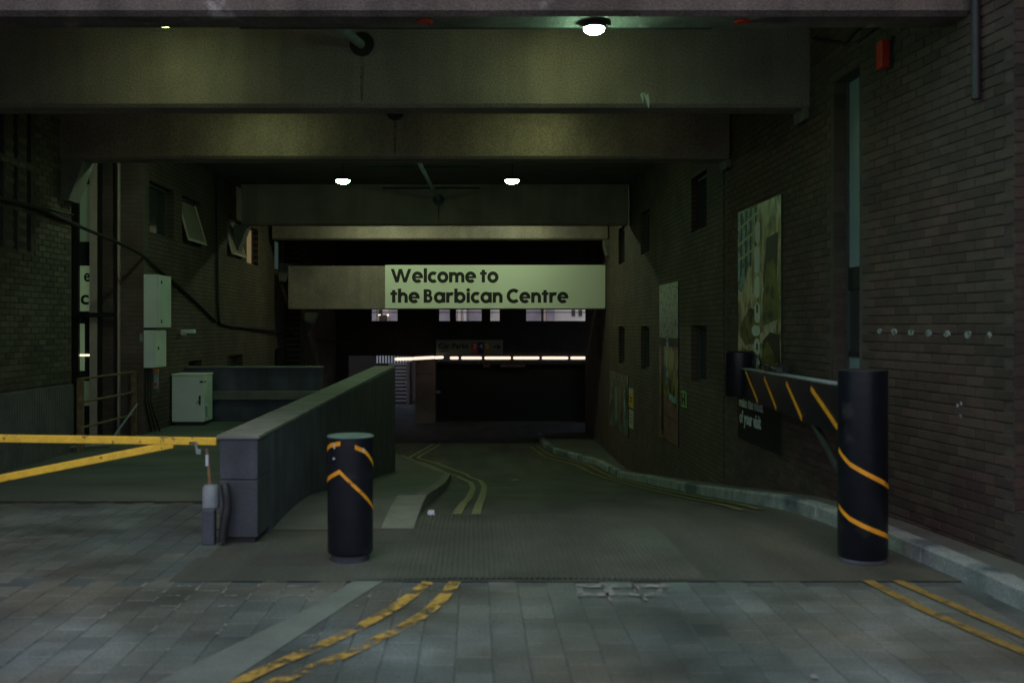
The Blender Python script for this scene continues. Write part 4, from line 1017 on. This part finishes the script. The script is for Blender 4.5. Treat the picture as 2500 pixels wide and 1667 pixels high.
box('landing_floor', M['void'], -4.9, -3.02, 48.0, 49.2, -.2, -.04, st)
# pale building beyond, seen through the windows
pb = empty('pale_building', (0, 58, -1.64), label='pale stone building in daylight glimpsed through the far upper windows', cat='building')
MB().box(-30, 30, 58, 59, -1.7, 14).build('wall', M['render'], pb)
kk = 58/F
for x0 in (1040, 1395, 1412, 1150, 925):
    box('window', M['pane'], (x0-VX)*kk, (x0+9-VX)*kk, 57.95, 58.0, EZ+(VY-771)*kk, EZ+(VY-756)*kk, pb)
M['mauve'] = mat('mauve_grey_render', (.36, .31, .35), .85, .2, 1, .08, 50, .2, 60); M['warmstone'] = mat('warm_stone_bay', (.60, .46, .36), .85, .1, 1, .08, 50, .2, 60)
for i, (a, b, mm) in enumerate(((880, 921, 'mauve'), (950, 985, 'mauve'), (1055, 1106, 'mauve'), (1146, 1190, 'mauve'), (1270, 1322, 'mauve'), (1323, 1331, 'warmstone'), (1332, 1352, 'mauve'))):
    box('bay', M[mm], (a-VX)*kk, (b-VX)*kk, 57.4, 57.95, -1.6, 12, pb)
for x0 in (927, 947): box('lit_globe', M['glint'], (x0-VX)*kk, (x0+4-VX)*kk, 57.3, 57.4, EZ+(VY-771)*kk, EZ+(VY-768)*kk, pb)
for x0 in (1118, 1132, 1148, 1160): box('pilaster', M['render'], (x0-VX)*kk, (x0+7-VX)*kk, 57.6, 58, -1.6, 12, pb)
box('column', M['facade'], (930-VX)*kk, (948-VX)*kk, 57.0, 57.3, -1.6, EZ+(VY-770)*kk, pb)

# ================================================================== MEDIAN WALL
mw = empty('median_wall', (-1.9, 7.9, 0), label='long low dark wall dividing the side deck from the ramp', cat='wall')
zt = H(-.85)
mb = MB(); yA, yB = 7.87, 22.2
# end block joint at mid height: two blocks
for (za, zb) in ((.045, 1.7-372*7.87/F), (1.7-372*7.87/F+.006, zt-.03)):
    mb.hexa([(-2.02, yA, za), (-1.72, yA, za), (-1.72, yA+.5, za), (-2.04, yA+.5, za), (-2.02, yA, zb), (-1.72, yA, zb), (-1.72, yA+.5, zb), (-2.04, yA+.5, zb)])
mb.build('end_block', M['wall'], mw, bevel=.006)
seg = [yA+.506+(yB-yA-.506)*i/7 for i in range(8)]
for a, b in zip(seg, seg[1:]):
    la, lb = -2.04-.16*(a-8.4)/13.8, -2.04-.16*(b-8.4)/13.8; ra, rb = -1.72-.06*(a-8.4)/13.8, -1.72-.06*(b-8.4)/13.8
    MB().hexa([(la, a, -2), (ra, a, -2), (rb, b-.006, -2), (lb, b-.006, -2), (la, a, zt-.03), (ra, a, zt-.03), (rb, b-.006, zt-.03), (lb, b-.006, zt-.03)]).build('wall_panel', M['wall'], mw, bevel=.004)
box('plinth', M['dark'], -2.0, -1.745, 7.9, 8.3, -.02, .045, mw)
cs = [yA-.012+(yB+.02-yA)*i/9 for i in range(10)]
for a, b in zip(cs, cs[1:]):
    f1 = lambda y: -2.045-.19*min(1, (y-7.86)/14); f2 = lambda y: -1.705-.10*min(1, (y-7.86)/14)
    MB().hexa([(f1(a), a, zt-.028), (f2(a), a, zt-.028), (f2(b), b-.004, zt-.028), (f1(b), b-.004, zt-.028), (f1(a), a, zt), (f2(a), a, zt), (f2(b), b-.004, zt), (f1(b), b-.004, zt)]).build('coping_slab', M['cap'], mw, bevel=.004)

# ================================================================== BOLLARDS, BARRIERS
def tape_strip(parent, cx, cy, r, pts, wd, m=M['tape'], name='reflective_tape'):
    """helical tape on a cylinder: pts (angle deg from -Y towards +X, z)"""
    mb = MB(); q = []
    for (a0, z0), (a1, z1) in zip(pts, pts[1:]):
        n = max(2, int(abs(a1-a0)/5))
        for i in range(n): q.append((a0+(a1-a0)*i/n, z0+(z1-z0)*i/n))
    q.append(pts[-1]); pr = None; R_ = r+.003
    for a, z in q:
        x, y = cx+R_*math.sin(R(a)), cy-R_*math.cos(R(a)); u, v = (x, y, z+wd/2), (x, y, z-wd/2)
        if pr: mb.quad(pr[0], u, v, pr[1])
        pr = (u, v)
    return mb.build(name, m, parent, smooth=True)
bx, by, br_ = -.915, 7.30, .166
b1 = empty('bollard', (bx, by, 0), label='shorter black bollard with an orange chevron left of the ramp mouth', cat='bollard')
MB().lathe(bx, by, [(.135, 0), (.14, .01), (.135, .10)], 40).build('base', M['wall'], b1, smooth=True)
MB().lathe(bx, by, [(br_-.012, .055), (br_-.004, .062), (br_, .08), (br_, .90)], 48).build('sleeve', M['black'], b1, smooth=True)
MB().lathe(bx, by, [(br_+.004, .902), (br_+.006, .908), (br_-.006, .916)], 48).build('cap', mat('green_bollard_cap', (.10, .16, .14), .45, .2, 9, .1, 60, .1, 60), b1, smooth=True)
zc = lambda py, d=7.17: EZ+(VY-py)*d/F
tape_strip(b1, bx, by, br_, [(-82, zc(1180)), (-20, zc(1150)), (62, zc(1228)), (88, zc(1250))], .032)
tape_strip(b1, bx, by, br_, [(-82, zc(1103)), (-50, zc(1088)), (-18, zc(1081))], .032)
tape_strip(b1, bx, by, br_, [(18, zc(1090)), (45, zc(1102)), (70, zc(1125)), (86, zc(1140))], .032)
tape_strip(b1, bx, by, br_, [(-38, zc(1090)), (-33, zc(1088))], .034, M['white'], 'scuff'); tape_strip(b1, bx, by, br_, [(38, zc(1098)), (43, zc(1101))], .034, M['white'], 'scuff')
p = P(821, 1119, 7.17); MB().tube([(bx-.10, by-.135, p.z), (bx-.104, by-.142, p.z)], .008, 10).build('rivet', M['nosing'], b1)

cx, cy, cr = 2.83, 7.27, .174
b2 = empty('bollard', (cx, cy, 0), label='taller black post with slanting orange bands near the right kerb', cat='bollard')
MB().lathe(cx, cy, [(.165, 0), (.17, .01), (.16, .05)], 40).build('base', M['wall'], b2, smooth=True)
MB().lathe(cx, cy, [(cr-.03, .02), (cr-.01, .03), (cr, .05), (cr, 1.385)], 56).build('sleeve', M['black'], b2, smooth=True)
MB().lathe(cx, cy, [(cr+.002, 1.386), (cr+.001, 1.394), (cr-.02, 1.398)], 56).build('cap', M['dark'], b2, smooth=True)
tape_strip(b2, cx, cy, cr, [(-88, zc(1100)), (-50, zc(1132)), (0, zc(1160)), (60, zc(1190)), (75, zc(1192)), (110, zc(1170))], .036)
tape_strip(b2, cx, cy, cr, [(-88, zc(1240)), (-50, zc(1265)), (0, zc(1288)), (60, zc(1312)), (75, zc(1314)), (110, zc(1296))], .036)

# barrier arm
ba = empty('barrier_arm', (2.75, 7.4, 1.0), label='black barrier arm with slanting orange stripes reaching from the tall post', cat='barrier')
A = Vector((2.70, 7.38, 0)); B = Vector((3.20, 11.95, 0)); zA1, zA0, zB1, zB0 = H(-.435), H(-.80), H(-.50), H(-.84)
t = (B-A).normalized(); n_ = Vector((t.y, -t.x, 0)); th = .10
def ap(s_, z, side): v = A+(B-A)*s_+n_*th*side; return (v.x, v.y, z)
mb = MB().hexa([ap(0, zA0, 0), ap(0, zA0, 1), ap(1, zB0, 1), ap(1, zB0, 0), ap(0, zA1, 0), ap(0, zA1, 1), ap(1, zB1, 1), ap(1, zB1, 0)])
mb.build('arm_box', M['black'], ba, bevel=.006)
mb = MB().hexa([ap(0, zA1+.003, -.12), ap(0, zA1+.003, 1.1), ap(1, zB1+.003, 1.1), ap(1, zB1+.003, -.12), ap(0, zA1+.018, -.12), ap(0, zA1+.018, 1.1), ap(1, zB1+.018, 1.1), ap(1, zB1+.018, -.12)])
mb.build('lit_top_edge', M['grey'], ba, bevel=.003)  # grey strip paints the light along the arm's top face
def on_arm(px, py):
    lo, hi = 0, 1
    for _ in range(40):
        m_ = (lo+hi)/2; v = A+(B-A)*m_-n_*.005
        if VX+v.x*F/v.y > px: lo = m_
        else: hi = m_
    v = A+(B-A)*lo-n_*.005; return Vector((v.x, v.y, EZ+(VY-py)*v.y/F))
for (x0, y0, x1, y1) in ((1820, 905, 1850, 980), (1866, 922, 1895, 996), (1920, 935, 1958, 1022), (1980, 948, 2047, 1046)):
    a, b = on_arm(x0, y0), on_arm(x1, y1); h = (4.5 if x0 < 1900 else 6)*a.y/F; d_ = Vector((0, 0, 1))*h*1.3; q_ = n_*-.003
    al = (b-a).normalized(); sd = al.cross(n_).normalized()*.022
    MB().hexa([a-sd, a+sd, b+sd, b-sd, a-sd+q_, a+sd+q_, b+sd+q_, b-sd+q_]).build('orange_stripe', M['tape'], ba)
MB().lathe(3.22, 12.1, [(.17, H(-.83)), (.175, H(-.82)), (.175, H(-.30)), (.16, H(-.285))], 40).build('end_drum', M['black'], ba, smooth=True)
MB().tube([ap(.55, H(-.42), .5), ap(.9, H(-.42), 1.8)], .03, 8).build('lifting_bracket', M['dark'], ba)
box('bracket_plate', M['dark'], 3.1, 3.34, 10.6, 10.68, H(-.50), H(-.40), ba)
MB().tube([(2.78, 7.55, H(-1.12)), (2.83, 8.3, H(-.80))], .03, 8).build('strut', M['dark'], ba)

# yellow gate on the left
ga = empty('height_gate', (-4, 8.0, .8), label='yellow steel swing gate with a diagonal brace across the side deck entrance', cat='gate')
d8 = 8.0
def bar(p, q_, hh, name, m=M['gate'], dp=.05):
    h = hh/2; MB().hexa([(p.x, p.y-dp/2, p.z-h), (q_.x, q_.y-dp/2, q_.z-h), (q_.x, q_.y+dp/2, q_.z-h), (p.x, p.y+dp/2, p.z-h), (p.x, p.y-dp/2, p.z+h), (q_.x, q_.y-dp/2, q_.z+h), (q_.x, q_.y+dp/2, q_.z+h), (p.x, p.y+dp/2, p.z+h)]).build(name, m, ga, bevel=.006)
bar(P(-480, 1063, d8), P(530, 1077, d8), .060, 'top_bar')
bar(P(-480, 1262, d8), P(425, 1084, d8), .060, 'diagonal_bar', dp=.046)
box('hinge_post', M['gate'], P(-500, 1000, d8).x, P(-480, 1000, d8).x, 7.96, 8.04, 0, 1.0, ga)
MB().tube([P(478, 1080, 7.95), P(481, 1104, 7.95)], .012, 8).build('padlock_shackle', M['steel'], ga); box('padlock', M['steel'], P(479, 1096, 7.93).x, P(491, 1110, 7.93).x, 7.92, 7.94, P(479, 1109, 7.93).z, P(479, 1096, 7.93).z, ga, bevel=.004)
box('latch_wear', M['rust'], P(462, 1070, 7.97).x, P(480, 1070, 7.97).x, 7.965, 7.973, P(0, 1084, 7.97).z, P(0, 1078, 7.97).z, ga)
lp = empty('latch_post', (-2.1, 7.95, 0), label='thin rusty latch rod with a grey drum hanging beside the median wall end', cat='post')
MB().tube([P(505, 1095, 7.95), P(508, 1120, 7.95), P(513, 1184, 7.95)], .015, 8).build('rod', M['rust'], lp)
box('white_band', M['nosing'], P(502, 0, 7.93).x, P(509, 0, 7.93).x, 7.925, 7.935, P(0, 1137, 7.93).z, P(0, 1110, 7.93).z, lp)
q_ = P(515, 1210, 7.93); MB().lathe(q_.x, 7.93, [(.058, q_.z-.095), (.066, q_.z-.09), (.066, q_.z+.06), (.055, q_.z+.085), (.02, q_.z+.09)], 28).build('drum', M['grey'], lp, smooth=True)
tb = [P(548, 1182, 7.82), P(552, 1200, 7.80), P(556, 1235, 7.80), P(550, 1265, 7.79), P(545, 1300, 7.79), P(543, 1322, 7.79)]
MB().tube(sm(tb, 2), .036, 12).build('rubber_fender', M['dark'], smooth=True, label='black rubber fender strip leaning on the end of the median wall', cat='fender')
mb = MB().box(-2.14, -2.04, 7.78, 7.86, 0, .28); mb.build('fender_foot', M['wall'], label='small dark block standing at the foot of the median wall end', cat='block', bevel=.01)
